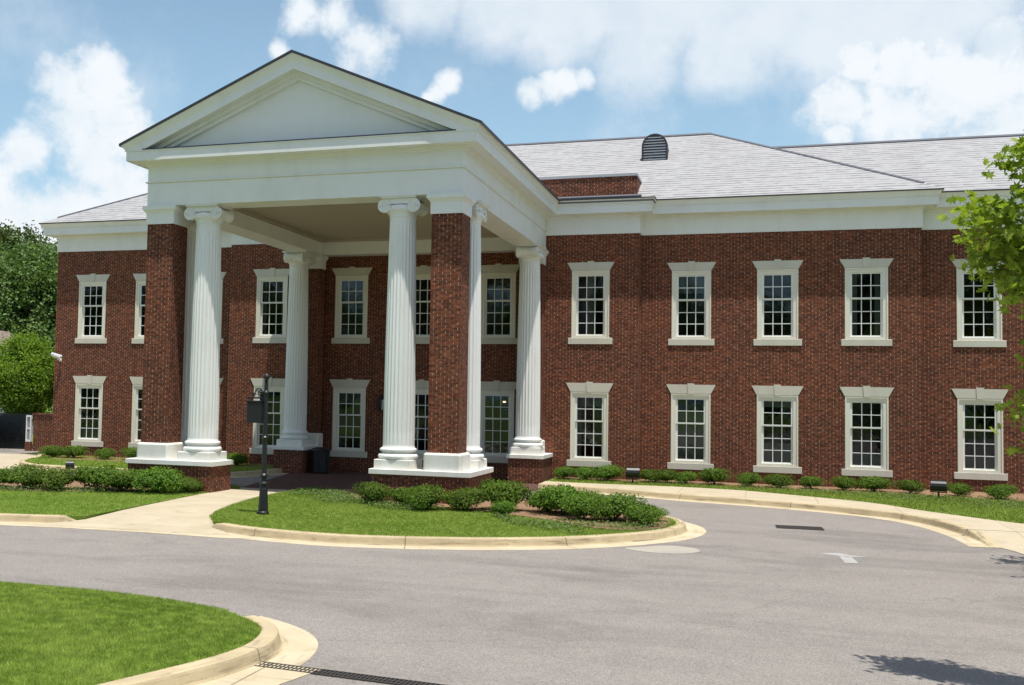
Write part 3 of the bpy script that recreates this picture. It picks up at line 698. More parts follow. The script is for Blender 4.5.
for seg, yy in (('B', 0), ('C', C_), ('A', A_), ('A1', A_), ('L', 0), ('P', PW)):
    for x in WX[seg]:
        for src, z in ((wu, WU[0]), (wl, WL[0])):
            if first: src.location = (x, yy, z); continue_ = True
            else: copy_tree(src, B, (x, yy, z))
        first = False
# rooms: floors and a back partition, seen dimly through the panes
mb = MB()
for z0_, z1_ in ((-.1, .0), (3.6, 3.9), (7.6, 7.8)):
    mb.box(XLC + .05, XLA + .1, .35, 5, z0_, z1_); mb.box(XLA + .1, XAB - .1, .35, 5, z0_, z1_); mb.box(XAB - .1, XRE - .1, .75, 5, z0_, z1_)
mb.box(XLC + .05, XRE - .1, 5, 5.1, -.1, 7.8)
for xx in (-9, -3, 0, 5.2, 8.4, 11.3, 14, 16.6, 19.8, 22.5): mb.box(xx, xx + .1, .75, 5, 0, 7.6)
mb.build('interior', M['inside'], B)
def dressing(name, x, y, z, rects):
    q = MB()
    for (x0, x1, za, zb) in rects: q.box(x + x0, x + x1, y + .2, y + .215, z + za, z + zb)
    q.build(name, M['blind'], B)
dressing('curtain', 6.77, A_, WU[0], [(-.12, .14, .05, 2.1)])
dressing('curtain', 6.77, A_, WL[0], [(-.42, -.28, .05, 2.1), (-.28, .42, 1.75, 2.1)])
dressing('blind', 9.94, 0, WU[0], [(-.42, .42, 1.5, 2.1)])
dressing('curtain', 15.17, 0, WU[0], [(-.42, -.25, .05, 2.1), (.25, .42, .05, 2.1)])
dressing('blind', 12.58, 0, WL[0], [(-.42, .42, 1.85, 2.1), (-.42, .42, .05, .72)])
dressing('blind', 9.94, 0, WL[0], [(-.42, .42, .05, 1.62)])
dressing('blind', 15.17, 0, WL[0], [(-.42, .42, .05, .5)])
dressing('blind', 18.37, C_, WL[0], [(-.42, .42, .05, .52)])
dressing('blind', -12.70, 0, WL[0], [(-.42, .42, .05, .45)])
dressing('curtain', -4.724, A_, WU[0], [(-.42, -.3, .05, 2.1), (.3, .42, .05, 2.1)])
dressing('blind', -1.70, PW, WL[0], [(-.42, .42, 1.7, 2.1)])
q = MB()
for x_ in (3.42, 3.66, 3.86): q.box(x_ - .05, x_ + .05, 1.6, 1.64, 2.38, 2.43)
q.build('ceiling_lamp', M['bulb'], B)
# frieze + cornice
left_path = [(XLC, 13), (XLC, 0), (XLA, 0), (XLA, A_), (PL, A_), (PL, PF), (PR, PF), (PR, A_), (XAB, A_), (XAB, 0), (XBC, 0), (XBC, C_), (XRE, C_), (XRE, 10.5)]
mb = MB(); sweep(mb, left_path[:5], [(0, FR), (.03, FR), (.03, SOF - .1), (.07, SOF - .07), (.07, SOF)])
mb.build('frieze', M['white'], B); mb = MB(); sweep(mb, left_path[7:], [(0, FR), (.03, FR), (.03, SOF - .1), (.07, SOF - .07), (.07, SOF)])
mb.build('frieze', M['white'], B)
mb = MB(); sweep(mb, left_path, [(-.2, SOF), (.38, SOF), (.38, SOF - .02), (.42, SOF - .02)])
mb.build('soffit', M['white'], B)
mb = MB(); sweep(mb, left_path, [(.42, SOF - .02), (.42, FT - .03), (.45, FT - .02), (.45, FT), (-.1, FT)]); mb.build('fascia', M['white'], B)
crown = [(.44, FT), (.455, FT + .03), (.485, FT + .09), (.515, FT + .13), (.525, FT + .15)]
mb = MB(); sweep(mb, left_path[:5] + [(PL, PF - .42)], crown, cap=False); mb.build('crown_moulding', M['white'], B); mb = MB(); sweep(mb, [(PR, PF - .42)] + left_path[7:], crown, cap=False); mb.build('crown_moulding', M['white'], B)
edge = [(.48, FT + .15), (.55, FT + .15), (.55, FT + .18), (.48, FT + .18)]
mb = MB(); sweep(mb, left_path[:5] + [(PL, PF - .42)], edge); mb.build('drip_edge', M['blackedge'], B); mb = MB(); sweep(mb, [(PR, PF - .42)] + left_path[7:], edge); mb.build('drip_edge', M['blackedge'], B)

# roofs
SL = .532; EZ = FT + .19
def rz(y): return EZ + SL * (y + .55)
def slope_face(mb, pts, ydir=1):
    """pts (x,y,z); uv along the eave and up the slope"""
    k = math.hypot(1, SL)
    if ydir in (1, -1): uvs = [(p[0], p[1] * k) for p in pts]
    else: uvs = [(p[1], p[0] * k) for p in pts]
    n = len(pts)
    tri = tessellate_polygon([[Vector((p[0], p[1], 0)) for p in pts]])
    for t in tri:
        idx = list(t)
        q = [pts[i] for i in idx]
        if (q[1][0] - q[0][0]) * (q[2][1] - q[0][1]) - (q[1][1] - q[0][1]) * (q[2][0] - q[0][0]) < 0: idx = idx[::-1]
        mb.face([pts[i] for i in idx], [uvs[i] for i in idx])
RY = 6.5; RZ = rz(RY)
xl, xr = XLC - .55, XBC + .55
rl, rr = xl + (RY + .55), xr - (RY + .55)
PY = 1.3; px0, px1 = -6.3, 8.2
mb = MB()
slope_face(mb, [(xl, -.55, rz(-.55)), (px0, -.55, rz(-.55)), (px0, PY, rz(PY)), (px1, PY, rz(PY)), (px1, -.55, rz(-.55)), (xr, -.55, rz(-.55)), (rr, RY, RZ), (rl, RY, RZ)])
yb = 2 * RY + .55
slope_face(mb, [(xl, yb, EZ), (rl, RY, RZ), (rr, RY, RZ), (xr, yb, EZ)])
slope_face(mb, [(xl, -.55, EZ), (rl, RY, RZ), (xl, yb, EZ)], 2)
slope_face(mb, [(xr, -.55, EZ), (xr, yb, EZ), (rr, RY, RZ)], 2)
roof = mb.build('roof', M['roof'], B)
mb = MB(); mb.tube([(rl, RY, RZ), (rr, RY, RZ + .0)], .07, 6); mb.tube([(rr, RY, RZ + .01), (xr - .5, 0 - .05, rz(-.05) + .01)], .045, 5); mb.tube([(rl, RY, RZ + .01), (xl + .5, -.05, rz(-.05) + .01)], .045, 5); mb.build('ridge_cap', M['ridge'], roof)
# wing roof
wy0 = C_ - .55; WRY = 5.3; WS = .522; wz = lambda y: EZ + WS * (y - wy0); xe = XRE + .55
mb = MB(); we = xe - (WRY - wy0)
slope_face(mb, [(9.0, wy0 + 5.3, wz(wy0 + 5.3)), (14.0, wy0 + .9, wz(wy0 + .9)), (XBC - .3, wy0, EZ), (xe, wy0, EZ), (we, WRY, wz(WRY)), (9, WRY, wz(WRY))])
slope_face(mb, [(9, WRY, wz(WRY)), (we, WRY, wz(WRY)), (xe, 2 * WRY - wy0, EZ), (12, 2 * WRY - wy0, EZ)])
slope_face(mb, [(xe, wy0, EZ), (xe, 2 * WRY - wy0, EZ), (we, WRY, wz(WRY))], 2)
r2 = mb.build('roof', M['roof'], B)
mb = MB(); mb.tube([(11.6, WRY, wz(WRY) + .01), (we, WRY, wz(WRY) + .01)], .07, 6); mb.build('ridge_cap', M['ridge'], r2)
# parapet of the centre block with its flat gutter roof
mb = MB(); mb.box(px0, px1, -.2, PY + .1, 8.95, 9.93)
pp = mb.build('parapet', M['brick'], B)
mb = MB(); mb.box(px0 - .02, px1 + .02, -.23, PY + .35, 9.932, 10.02); mb.build('flashing', M['flash'], pp)
mb = MB(); mb.box(XLA - .5, XAB + .5, A_ - .5, -.2, 8.93, FT + .17); mb.build('gutter_roof', M['ridge'], B)
mb = MB(); mb.tube([(px1 - 2.6, -.98, 9.12), (XAB + .1, -.98, 9.12)], .05, 6); mb.build('pipe', M['ridge'], B)
# louvred dormer vent
vt = sub('roof_vent', B); vt.location = (8.40, 3.55, rz(3.55) - .02)
r = .46; hh = .55
arc = [(-r, 0), (-r, hh)] + [(-r * math.cos(a), hh + r * math.sin(a)) for a in np.linspace(.2, math.pi - .2, 12)] + [(r, hh), (r, 0)]
mb = MB(); mb.xzprism([(x * .93, z) for x, z in arc], .10, 1.2)
inner_ = [(x * .86, z * .93 + .0) for x, z in arc]
for i in range(len(arc) - 1):
    a, b, c, d = arc[i], arc[i + 1], inner_[i + 1], inner_[i]
    mb.face([(a[0], 0, a[1]), (d[0], 0, d[1]), (c[0], 0, c[1]), (b[0], 0, b[1])])
    mb.face([(a[0], 0, a[1]), (b[0], 0, b[1]), (b[0], .3, b[1]), (a[0], .3, a[1])]); mb.face([(d[0], 0, d[1]), (c[0], 0, c[1]), (c[0], .1, c[1]), (d[0], .1, d[1])][::-1])
mb.box(-r - .06, r + .06, -.03, .3, -.05, 0)
mb.build('hood', M['blackedge'], vt)
mb = MB()
for k in range(9):
    z = .06 + k * .1; xx = r * .86 if z < hh else math.sqrt(max(.01, (r * .86) ** 2 - (z - hh) ** 2)) * .98
    mb.face([(-xx, .0, z), (xx, .0, z), (xx, .07, z + .07), (-xx, .07, z + .07)]); mb.box(-xx, xx, -.005, .003, z - .012, z + .014)
mb.build('louvre', M['flash'], vt)

# ------------------------------------------------------------------ portico
BW = .79
mb = MB()
for x0, x1 in ((PL, PL + BW), (PR - BW, PR)): mb.box(x0, x1, PF, A_ + .0, 7.46, 8.07)
mb.box(PL + BW, PR - BW, PF, PF + BW, 7.46, 8.07); mb.box(PL + BW, PR - BW, A_ - .35, PW, 7.46, 8.07)
mb.build('architrave', M['white'], B)
mb = MB()
por = [(PL, A_), (PL, PF), (PR, PF), (PR, A_)]
sweep(mb, por, [(-.3, 8.073), (.045, 8.073), (.055, 8.1), (.0, 8.115), (-.0, SOF - .12), (.03, SOF - .1), (.05, SOF - .05), (.09, SOF - .03), (.09, SOF + .001)])
mb.build('frieze', M['white'], B)
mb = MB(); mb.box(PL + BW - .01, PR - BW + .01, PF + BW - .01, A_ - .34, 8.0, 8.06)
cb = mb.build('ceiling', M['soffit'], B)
mb = MB(); ip = [(PL + BW, A_ - .35), (PR - BW, A_ - .35), (PR - BW, PF + BW), (PL + BW, PF + BW)]
sweep(mb, ip, [(-.0, 7.88), (.04, 7.9), (.07, 7.95), (.1, 8.0)][::1], True) if False else None
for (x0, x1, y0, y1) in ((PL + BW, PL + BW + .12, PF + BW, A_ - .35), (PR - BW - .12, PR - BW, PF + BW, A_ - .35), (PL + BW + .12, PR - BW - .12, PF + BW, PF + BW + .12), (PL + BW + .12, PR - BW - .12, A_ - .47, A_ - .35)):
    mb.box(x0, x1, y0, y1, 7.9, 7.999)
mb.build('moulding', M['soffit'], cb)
# pediment
AZ, SM = 11.14, .428
zt = lambda ax: AZ - SM * ax
H2 = 4.365 + .55
mb = MB()
for sgn in (-1, 1):
    X = lambda a: CX + sgn * a
    y0 = PF - .55; yb_ = 3.6
    t = .055
    q = [(X(0), y0, AZ), (X(H2), y0, zt(H2)), (X(H2), yb_, zt(H2)), (X(0), yb_, AZ)]
    qb = [(a, b, c - t) for a, b, c in q]
    k = math.hypot(1, SM); uvs = [(p[1], abs(p[0] - CX) * -k) for p in q]
    if sgn > 0: mb.face(q, uvs); mb.face(qb[::-1])
    else: mb.face(q[::-1], uvs[::-1]); mb.face(qb)
pr_ = mb.build('portico_roof', M['roof'], B)
mb = MB()
for sgn in (-1, 1):
    X = lambda a: CX + sgn * a
    y0 = PF - .56
    mb.xzprism([(X(0), AZ + .012), (X(H2 + .01), zt(H2 + .01) + .012), (X(H2 + .01), zt(H2 + .01) - .055), (X(0), AZ - .055)], y0 - .01, y0 + .02)
    mb.box(min(X(H2), X(H2 + .015)), max(X(H2), X(H2 + .015)), y0 + .02, A_ - .56, zt(H2) - .06, zt(H2) + .01)
mb.build('drip_edge', M['blackedge'], pr_)
mb = MB()
t1, t2, t3 = .057, .225, .43
for sgn in (-1, 1):
    X = lambda a: CX + sgn * a
    # crown (leaning face)
    def pt(a, y, z): return (X(a), y, z)
    ya, yb2 = PF - .54, PF - .44
    aE = H2 - .03; aF = 4.79
    P = [pt(0, ya, AZ - t1), pt(aE, ya, zt(aE) - t1), pt(aF, yb2, zt(aF) - t2 + .0), pt(0, yb2, AZ - t2)]
    mb.face(P if sgn < 0 else P[::-1])
    mb.face([P[1], pt(aE, PF - .1, zt(aE) - t1), pt(aF, PF - .1, zt(aF) - t2), P[2]] if sgn < 0 else [P[2], pt(aF, PF - .1, zt(aF) - t2), pt(aE, PF - .1, zt(aE) - t1), P[1]])
    zb = FT + .001
    a1 = (AZ - t3 - zb) / SM; a2 = min((AZ - t2 - zb) / SM, 4.8)
    mb.xzprism([(X(0), AZ - t3), (X(a1), zb), (X(a2), zb), (X(0), AZ - t2 + .0)], PF - .44, PF - .02)
    t4 = .53; a3 = (AZ - t4 - zb) / SM
    mb.xzprism([(X(0), AZ - t4), (X(a3), zb), (X(a1), zb), (X(0), AZ - t3 - .0)], PF - .2, PF - .02)
    t5 = .63; a4 = (AZ - t5 - zb) / SM
    mb.xzprism([(X(0), AZ - t5), (X(a4), zb), (X(a3), zb), (X(0), AZ - t4)], PF - .12, PF - .02)
mb.build('raking_cornice', M['white'], B)
mb = MB(); mb.xzprism([(CX - 4.6, FT - .2), (CX + 4.6, FT - .2), (CX, AZ - .3)], PF - .02, PF + .1); mb.build('tympanum', M['white'], B)
mb = MB(); mb.box(CX - 4.28, CX + 4.28, PF - .455, PF - .1, FT + .004, FT + .03); mb.build('flashing', M['blackedge'], B)

# columns
def fluted(mb, r0, r1, z0, z1, n=24, sub_=6, rings=16):
    rs = []
    for i in range(rings + 1):
        t = i / rings
        r = r0 + (r1 - r0) * (t ** 1.7)
        z = z0 + (z1 - z0) * t
        fl = min(1., min(t, 1 - t) / .012) if 0 < t < 1 else 0
        ring = []
        for k in range(n * sub_):
            a = 2 * math.pi * k / (n * sub_)
            ph = (k % sub_) / sub_
            d = 0 if ph < .17 else math.sin((ph - .17) / .83 * math.pi)
            rr_ = r * (1 - .062 * d * fl)
            ring.append((rr_ * math.cos(a), rr_ * math.sin(a), z))
        rs.append(ring)
    K = n * sub_
    # ends of the flutes: an extra ring close to each end
    for a, b in zip(rs, rs[1:]):
        for k in range(K): mb.face([a[k], a[(k + 1) % K], b[(k + 1) % K], b[k]], sm=False)
def make_column(face_x):
    c = sub('column', B)
    m1 = MB()
    zt_ = [1.28]
    fluted(m1, .392, .325, 1.30, 6.93); m1.build('shaft', M['white'], c)
    m2 = MB()
    def torus(r, h, z, n=7): return [(r - h / 2 + h / 2 * math.sin(math.pi * (k / (n - 1))), z + h * (1 - math.cos(math.pi * k / (n - 1))) / 2) for k in range(n)]
    prof = [(.38, .985)] + torus(.505, .135, .99) + [(.41, 1.13), (.395, 1.15), (.40, 1.165)] + torus(.465, .095, 1.17) + [(.41, 1.27), (.40, 1.30), (.392, 1.33)]
    m2.lathe(0, 0, prof, 40); m2.build('base', M['white'], c)
    m3 = MB(); m3.bbox(-.475, .475, -.475, .475, .765, .99, .015); m3.build('plinth', M['stone'], c)
    # ionic capital: volutes face -y/+y (or the sides when face_x)
    m4 = MB()
    def T(p): return (p[1], -p[0], p[2]) if face_x else p
    vr = .175; vc = .375; zc = 7.235; dp = .355
    for s_ in (-1, 1):
        # bolster, waisted in the middle
        n = 22; ys = [-dp, -dp + .06, -.16, 0, .16, dp - .06, dp]; rs_ = [vr, vr * .97, vr * .82, vr * .72, vr * .82, vr * .97, vr]
        R3 = [[T((s_ * vc + q * math.cos(2 * math.pi * k / n), y, zc + q * math.sin(2 * math.pi * k / n))) for k in range(n)] for y, q in zip(ys, rs_)]
        for a, b in zip(R3, R3[1:]):
            for k in range(n): m4.face([a[k], b[k], b[(k + 1) % n], a[(k + 1) % n]], sm=True)
        m4.face(R3[0]); m4.face(R3[-1][::-1])
        for fy in (-1, 1):
            pts = []; rad = []
            for k in range(46):
                a = k / 45 * 2.4 * 2 * math.pi; q = (vr - .012) * (1 - k / 45 * .86)
                pts.append(T((s_ * vc - s_ * q * math.sin(a) * 1., fy * (dp + .004), zc + q * math.cos(a)))); rad.append(.017 * (1 - .45 * k / 45))
            m4.tube(pts, rad, 5)
            e = [T((s_ * vc + .035 * math.cos(2 * math.pi * k / 10), fy * (dp + .02), zc + .035 * math.sin(2 * math.pi * k / 10))) for k in range(10)]
            m4.face(e if fy < 0 else e[::-1])
    def tb(x0, x1, y0, y1, z0, z1):
        q = MB(); q.box(x0, x1, y0, y1, z0, z1)
        for f in q.f: m4.face([T(q.v[i]) for i in f])
    tb(-vc, vc, -dp + .01, dp - .01, zc + .04, zc + .165)       # cushion between volutes
    tb(-vc, vc, -dp - .012, -dp + .012, zc + .148, zc + .172); tb(-vc, vc, dp - .012, dp + .012, zc + .148, zc + .172)
    tb(-.45, .45, -.43, .43, zc + .176, zc + .212); tb(-.49, .49, -.46, .46, zc + .212, 7.458)
    m4.lathe(0, 0, [(.325, 6.93), (.335, 6.95), (.35, 6.97), (.335, 6.99), (.34, 7.03), (.37, 7.08), (.40, 7.13), (.405, 7.19), (.38, 7.25), (.2, 7.26)], 36)
    for k in range(20):   # egg-and-dart row
        a = 2 * math.pi * k / 20; x, y = .395 * math.cos(a), .395 * math.sin(a)
        m4.lathe(x, y, [(.004, 7.09), (.03, 7.11), (.034, 7.15), (.02, 7.19), (.003, 7.2)], 6)
    m4.build('capital', M['white'], c)
    return c
SLX0, SLX1 = -3.78, 5.59
SY = -11.05
cf = make_column(False); cs_ = make_column(True)
XC1, XC2, XSL, XSR = -1.84, 3.60, -3.19, 4.97
cf.location = (XC1, -10.46, 0); copy_tree(cf, B, (XC2, -10.46, 0))
cs_.location = (XSR, -9.32, 0); 
for loc in ((XSL, -9.32, 0), (XSR, -1.65, 0), (XSL, -1.65, 0)): copy_tree(cs_, B, loc)
# piers
def pier(x0, y0, x1, y1):
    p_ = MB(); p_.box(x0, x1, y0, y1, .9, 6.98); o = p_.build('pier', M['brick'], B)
    q = MB(); e = .085; q.bbox(x0 - e, x1 + e, y0 - e, min(y1 + e, A_ - .003) if y1 > -1 else y1 + e, .765, 1.19, .05); q.build('base_block', M['stone'], o)
    q = MB(); pth = [(x0, y1), (x0, y0), (x1, y0), (x1, y1)]
    cp = [(.0, 6.972), (.03, 6.972), (.03, 7.25), (.05, 7.29), (.09, 7.34), (.11, 7.35), (.11, 7.455), (-.2, 7.455)]
    if y1 > -1: sweep(q, pth, cp)
    else: sweep(q, pth, cp, True)
    q.build('cap', M['white'], o)
pier(-3.44, -10.88, -2.67, -10.14); pier(4.48, -10.88, 5.25, -10.14)
pier(-3.44, A_ - .42, -2.67, A_); pier(4.48, A_ - .42, 5.25, A_)
# pedestals and slabs
def pedestal(rects):
    polys = rects
    q = MB()
    ins = .05
    pts = polys
    q.prism([(x + (ins if x < sum(p[0] for p in pts) / len(pts) else -ins) if False else x, y) for x, y in offset(cw(pts), -ins)], -.2, .641)
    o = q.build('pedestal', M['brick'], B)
    q = MB(); path = cw(pts)
    sweep(q, path, [(-.06, .64), (-.005, .64), (.0, .648), (.0, .757), (-.008, .765)], True)
    q.prism(offset(path, -.008), .765, .765); q.build('slab', M['stone'], o)
pedestal([(SLX0, SY), (SLX0 + 2.55, SY), (SLX0 + 2.55, SY + 1.18), (SLX0 + 1.18, SY + 1.18), (SLX0 + 1.18, SY + 2.32), (SLX0, SY + 2.32)])
pedestal([(SLX1, SY), (SLX1 - 2.55, SY), (SLX1 - 2.55, SY + 1.18), (SLX1 - 1.18, SY + 1.18), (SLX1 - 1.18, SY + 2.32), (SLX1, SY + 2.32)])
pedestal([(SLX0, -2.24), (SLX0 + 1.18, -2.24), (SLX0 + 1.18, A_ - .003), (SLX0, A_ - .003)])
pedestal([(SLX1 - 1.18, -2.24), (SLX1, -2.24), (SLX1, A_ - .003), (SLX1 - 1.18, A_ - .003)])

# ------------------------------------------------------------------ small things
# sign post
SP = thing('sign_post', 'tall black post on the island lawn with ball finial and a hanging black sign box', 'post', (2.12, -14.9, -.02))
mb = MB(); mb.lathe(0, 0, [(.13, 0), (.13, .06), (.105, .08), (.095, .3), (.085, .55), (.07, .58), (.07, .62), (.10, .64), (.10, .67), (.06, .70), (.055, .78), (.085, .80), (.085, .84), (.055, .87), (.05, 1.6), (.075, 1.63), (.05, 1.66), (.045, 2.55), (.07, 2.58), (.045, 2.62), (.04, 2.80), (.0, 2.80)], 20); mb.build('pole', M['black'], SP)
mb = MB(); mb.lathe(0, 0, [(.02, 2.80), (.05, 2.82), (.03, 2.84)] + [(.07 * math.sin(math.pi * k / 10) + .001, 2.91 - .07 * math.cos(math.pi * k / 10)) for k in range(11)], 16); mb.build('finial', M['black'], SP)
mb = MB(); mb.tube([(-.03, 0, 2.46), (-.40, 0, 2.46)], .018, 8); mb.tube([(-.40, 0, 2.46), (-.44, 0, 2.46)], .03, 8)
mb.tube([(-.04 - .27 * t, 0, 2.48 + .22 * math.sin(t * math.pi) * (1 - t * .3)) for t in np.linspace(0, 1, 10)], .013, 6)
mb.tube([(-.14 + .07 * (1 - k / 18 * .75) * math.cos(k / 18 * 9), 0, 2.56 + .07 * (1 - k / 18 * .75) * math.sin(k / 18 * 9)) for k in range(19)], .011, 6)
mb.tube([(-.28 + .05 * (1 - k / 18 * .75) * math.cos(k / 18 * 9), 0, 2.52 + .05 * (1 - k / 18 * .75) * math.sin(k / 18 * 9)) for k in range(19)], .01, 6)
mb.tube([(-.1, 0, 2.46), (-.1, 0, 2.39)], .008, 5); mb.tube([(-.33, 0, 2.46), (-.33, 0, 2.39)], .008, 5); mb.build('bracket', M['black'], SP)
mb = MB(); mb.bbox(-.41, -.065, -.09, .09, 1.93, 2.37, .015); mb.box(-.43, -.05, -.105, .105, 2.37, 2.40); mb.build('sign_box', M['black'], SP)

# bin beside the rear left pedestal
BN = thing('litter_bin', 'black slatted litter bin beside the rear left column pedestal', 'bin', (-2.18, -1.75, -.136))
mb = MB(); mb.lathe(0, 0, [(.0, .0), (.27, .0), (.29, .05), (.30, .75), (.0, .75)], 24)
for k in range(24):
    a = 2 * math.pi * k / 24; mb.tube([(.30 * math.cos(a), .30 * math.sin(a), .06), (.315 * math.cos(a), .315 * math.sin(a), .74)], .012, 4)
mb.build('bin_body', M['black'], BN)
mb = MB(); mb.lathe(0, 0, [(.33, .75), (.34, .78), (.30, .84), (.16, .88), (.16, .86), (.0, .86)], 24); mb.build('bin_lid', M['black'], BN)
# wall lantern by the entrance
LN = thing('wall_lantern', 'dark metal lantern on the shaded porch wall between two windows', 'lantern', (-.42, PW, 2.3))
mb = MB(); mb.box(-.06, .06, -.03, 0, -.05, .25); mb.tube([(0, -.03, .2), (0, -.2, .3), (0, -.26, .22)], .014, 6); mb.build('bracket', M['black'], LN)
mb = MB(); mb.lathe(0, -.26, [(.0, .24), (.05, .2), (.15, .12), (.15, .1)], 6, False); mb.lathe(0, -.26, [(.11, -.28), (.11, -.25), (.0, -.3)], 6, False)
for k in range(6):
    a = 2 * math.pi * k / 6; mb.tube([(.14 * math.cos(a), -.26 + .14 * math.sin(a), .1), (.1 * math.cos(a), -.26 + .1 * math.sin(a), -.27)], .009, 4)
mb.build('cage', M['black'], LN)
mb = MB(); mb.lathe(0, -.26, [(.125, .1), (.09, -.26)], 6, False); mb.build('lantern_glass', M['glass'], LN)
# security camera on the left corner
SC = thing('security_camera', 'white security camera fixed high on the left corner of the brick wall', 'camera', (XLC + .3, 0, 3.75))
mb = MB(); mb.box(-.05, .05, -.03, 0, -.1, .03); mb.tube([(0, -.03, -.04), (0, -.16, -.04), (-.03, -.22, .06)], .025, 8); mb.build('mount', M['plastic'], SC)
mb = MB(); mb.tube([(.06, -.16, .04), (-.1, -.38, .13)], [.065, .07], 12); mb.tube([(.1, -.1, .09), (-.13, -.43, .18)], [.05, .06], 8); mb.build('housing', M['plastic'], SC)
# uplights
def uplight(x, y, z, rz_, label):
    U_ = thing('uplight', label, 'floodlight', (x, y, z), 'black floodlights aimed at the facade'); U_.rotation_euler.z = rz_; U_.scale = (1.3, 1.3, 1.25) if x > 0 else (.85, .85, .95)
    q = MB(); q.tube([(0, 0, 0), (0, 0, .14)], .02, 6); q.box(-.16, .16, -.012, .012, .12, .145); q.box(-.165, -.15, -.015, .015, .12, .26); q.box(.15, .165, -.015, .015, .12, .26); q.build('bracket', M['black'], U_)
    q = MB(); q.tube([(-.15, 0, .27), (.15, 0, .27)], .12, 12); q.bbox(-.15, .15, .02, .16, .19, .39, .02); q.build('lamp_head', M['black'], U_)
uplight(8.32, -1.75, -.02, R_(10), 'black floodlight in the bed near the brick corner, between two shrubs')
uplight(16.82, -2.35, -.02, R_(-8), 'black floodlight in the mulch left of the right-hand ground floor window')
uplight(-9.2, -5.9, -.14, R_(30), 'black floodlight standing on the pale walk at far left')
# trench drain in the foreground
def grate(name, label, x0, x1, y0, y1, z, rot=0, org=(0, 0)):
    o = thing(name, label, 'drain', (org[0], org[1], z), 'drain grates'); o.rotation_euler.z = rot
    q = MB(); q.box(x0, x1, y0, y1, -.02, .001); q.build('channel', M['tyre'], o)
    q = MB(); q.box(x0, x1, y0, y0 + .015, 0, .012); q.box(x0, x1, y1 - .015, y1, 0, .012)
    n = int((x1 - x0) / .045)
    for k in range(n + 1):
        xx = x0 + (x1 - x0) * k / n; q.box(xx - .009, xx + .009, y0 + .015, y1 - .015, .002, .010)
    ym = (y0 + y1) / 2; q.box(x0, x1, ym - .006, ym + .006, .0045, .0108); q.build('grating', M['iron'], o)
grate('trench_drain', 'long narrow iron trench drain running from the near kerb across the road', 0, 3.4, -.09, .09, -.147, R_(-4.0), (7.2, -25.72))
grate('drain_grate', 'rectangular iron storm drain grate in the road before the curved sidewalk', 0, .95, -.28, .28, -.147, R_(3), (12.42, -10.75))
# painted arrow, worn
mb = MB()
for poly in ([(13.12, -14.75), (13.45, -14.55), (13.62, -14.78), (13.95, -14.85), (13.55, -15.05)], [(13.42, -15.0), (13.62, -15.0), (13.68, -15.75), (13.46, -15.8)]):
    mb.prism(poly, -.1462, -.1462)
mb.build('road_arrow', M['roadpaint'], kind='structure')

# ------------------------------------------------------------------ planting
rng = np.random.default_rng(7); random.seed(7)
def shrub_mesh(w, h, n, size, seed):
    r_ = np.random.default_rng(seed)
    # lumpy crown: several overlapping lobes
    lobes = [(r_.uniform(-.30, .30) * w, r_.uniform(-.30, .30) * w, h * r_.uniform(.30, .60), w * r_.uniform(.18, .27), h * r_.uniform(.20, .36)) for _ in range(15)] + [(0, 0, h * .42, w * .30, h * .36)]
    pts = []
    per = n // len(lobes)
    for (x, y, z, a, b) in lobes:
        d = r_.normal(size=(per, 3)); d /= np.linalg.norm(d, axis=1)[:, None]
        q = r_.uniform(.55, 1.08, per)[:, None] ** .7
        pts.append(np.array([x, y, z]) + d * q * np.array([a, a, b]))
    c = np.concatenate(pts); c = c[c[:, 2] > .04]
    nr = c - np.array([0, 0, h * .35]); nr /= np.linalg.norm(nr, axis=1)[:, None] + 1e-6
    v = leaves(c, size, r_, up=.3, nrm=nr * .9)
    return v
def make_shrub(w, h, n, size, seed):
    root = bpy.data.objects.new('shrub', None); col.objects.link(root)
    f = fast_mesh('foliage', shrub_mesh(w, h, n, size, seed), 4, M['shrub'], root)
    q = MB(); r_ = random.Random(seed)
    for k in range(7):
        a = r_.uniform(0, 6.28); q.tube([(0.02 * math.cos(a), .02 * math.sin(a), 0), (w * .18 * math.cos(a), w * .18 * math.sin(a), h * .35), (w * .3 * math.cos(a), w * .3 * math.sin(a), h * .7)], [.012, .009, .004], 5)
    q.build('stem', M['bark'], root)
    return root
protos = [make_shrub(1.1, .6, 4600, .05, 1), make_shrub(1.1, .58, 4400, .05, 2), make_shrub(1.05, .62, 4400, .05, 3)]
used = [False] * 3
def shrub(x, y, z, w, h, label, group, k):
    p_ = protos[k % 3]
    if used[k % 3]: o = copy_tree(p_, None)
    else: o = p_; used[k % 3] = True
    o.location = (x, y, z); s_ = w / 1.1 * 1.08; o.scale = (s_, s_ * random.uniform(.85, 1.1), h / .6); o.rotation_euler.z = random.uniform(0, 6.28)
    tag(o, label, 'shrub', group)
isl = [(3.4, -11.65, .85, .60), (4.25, -11.8, .85, .52), (4.95, -12.4, .95, .66), (5.75, -12.05, 1.1, .60), (6.6, -11.75, 1.35, .86), (6.85, -12.9, .55, .40), (7.55, -11.6, 1.0, .58), (7.95, -12.0, 1.3, .80), (8.5, -12.75, 1.0, .62), (9.15, -12.6, 1.25, .70), (9.75, -13.1, .85, .50), (8.3, -10.9, .9, .55), (9.85, -12.2, .7, .40)]
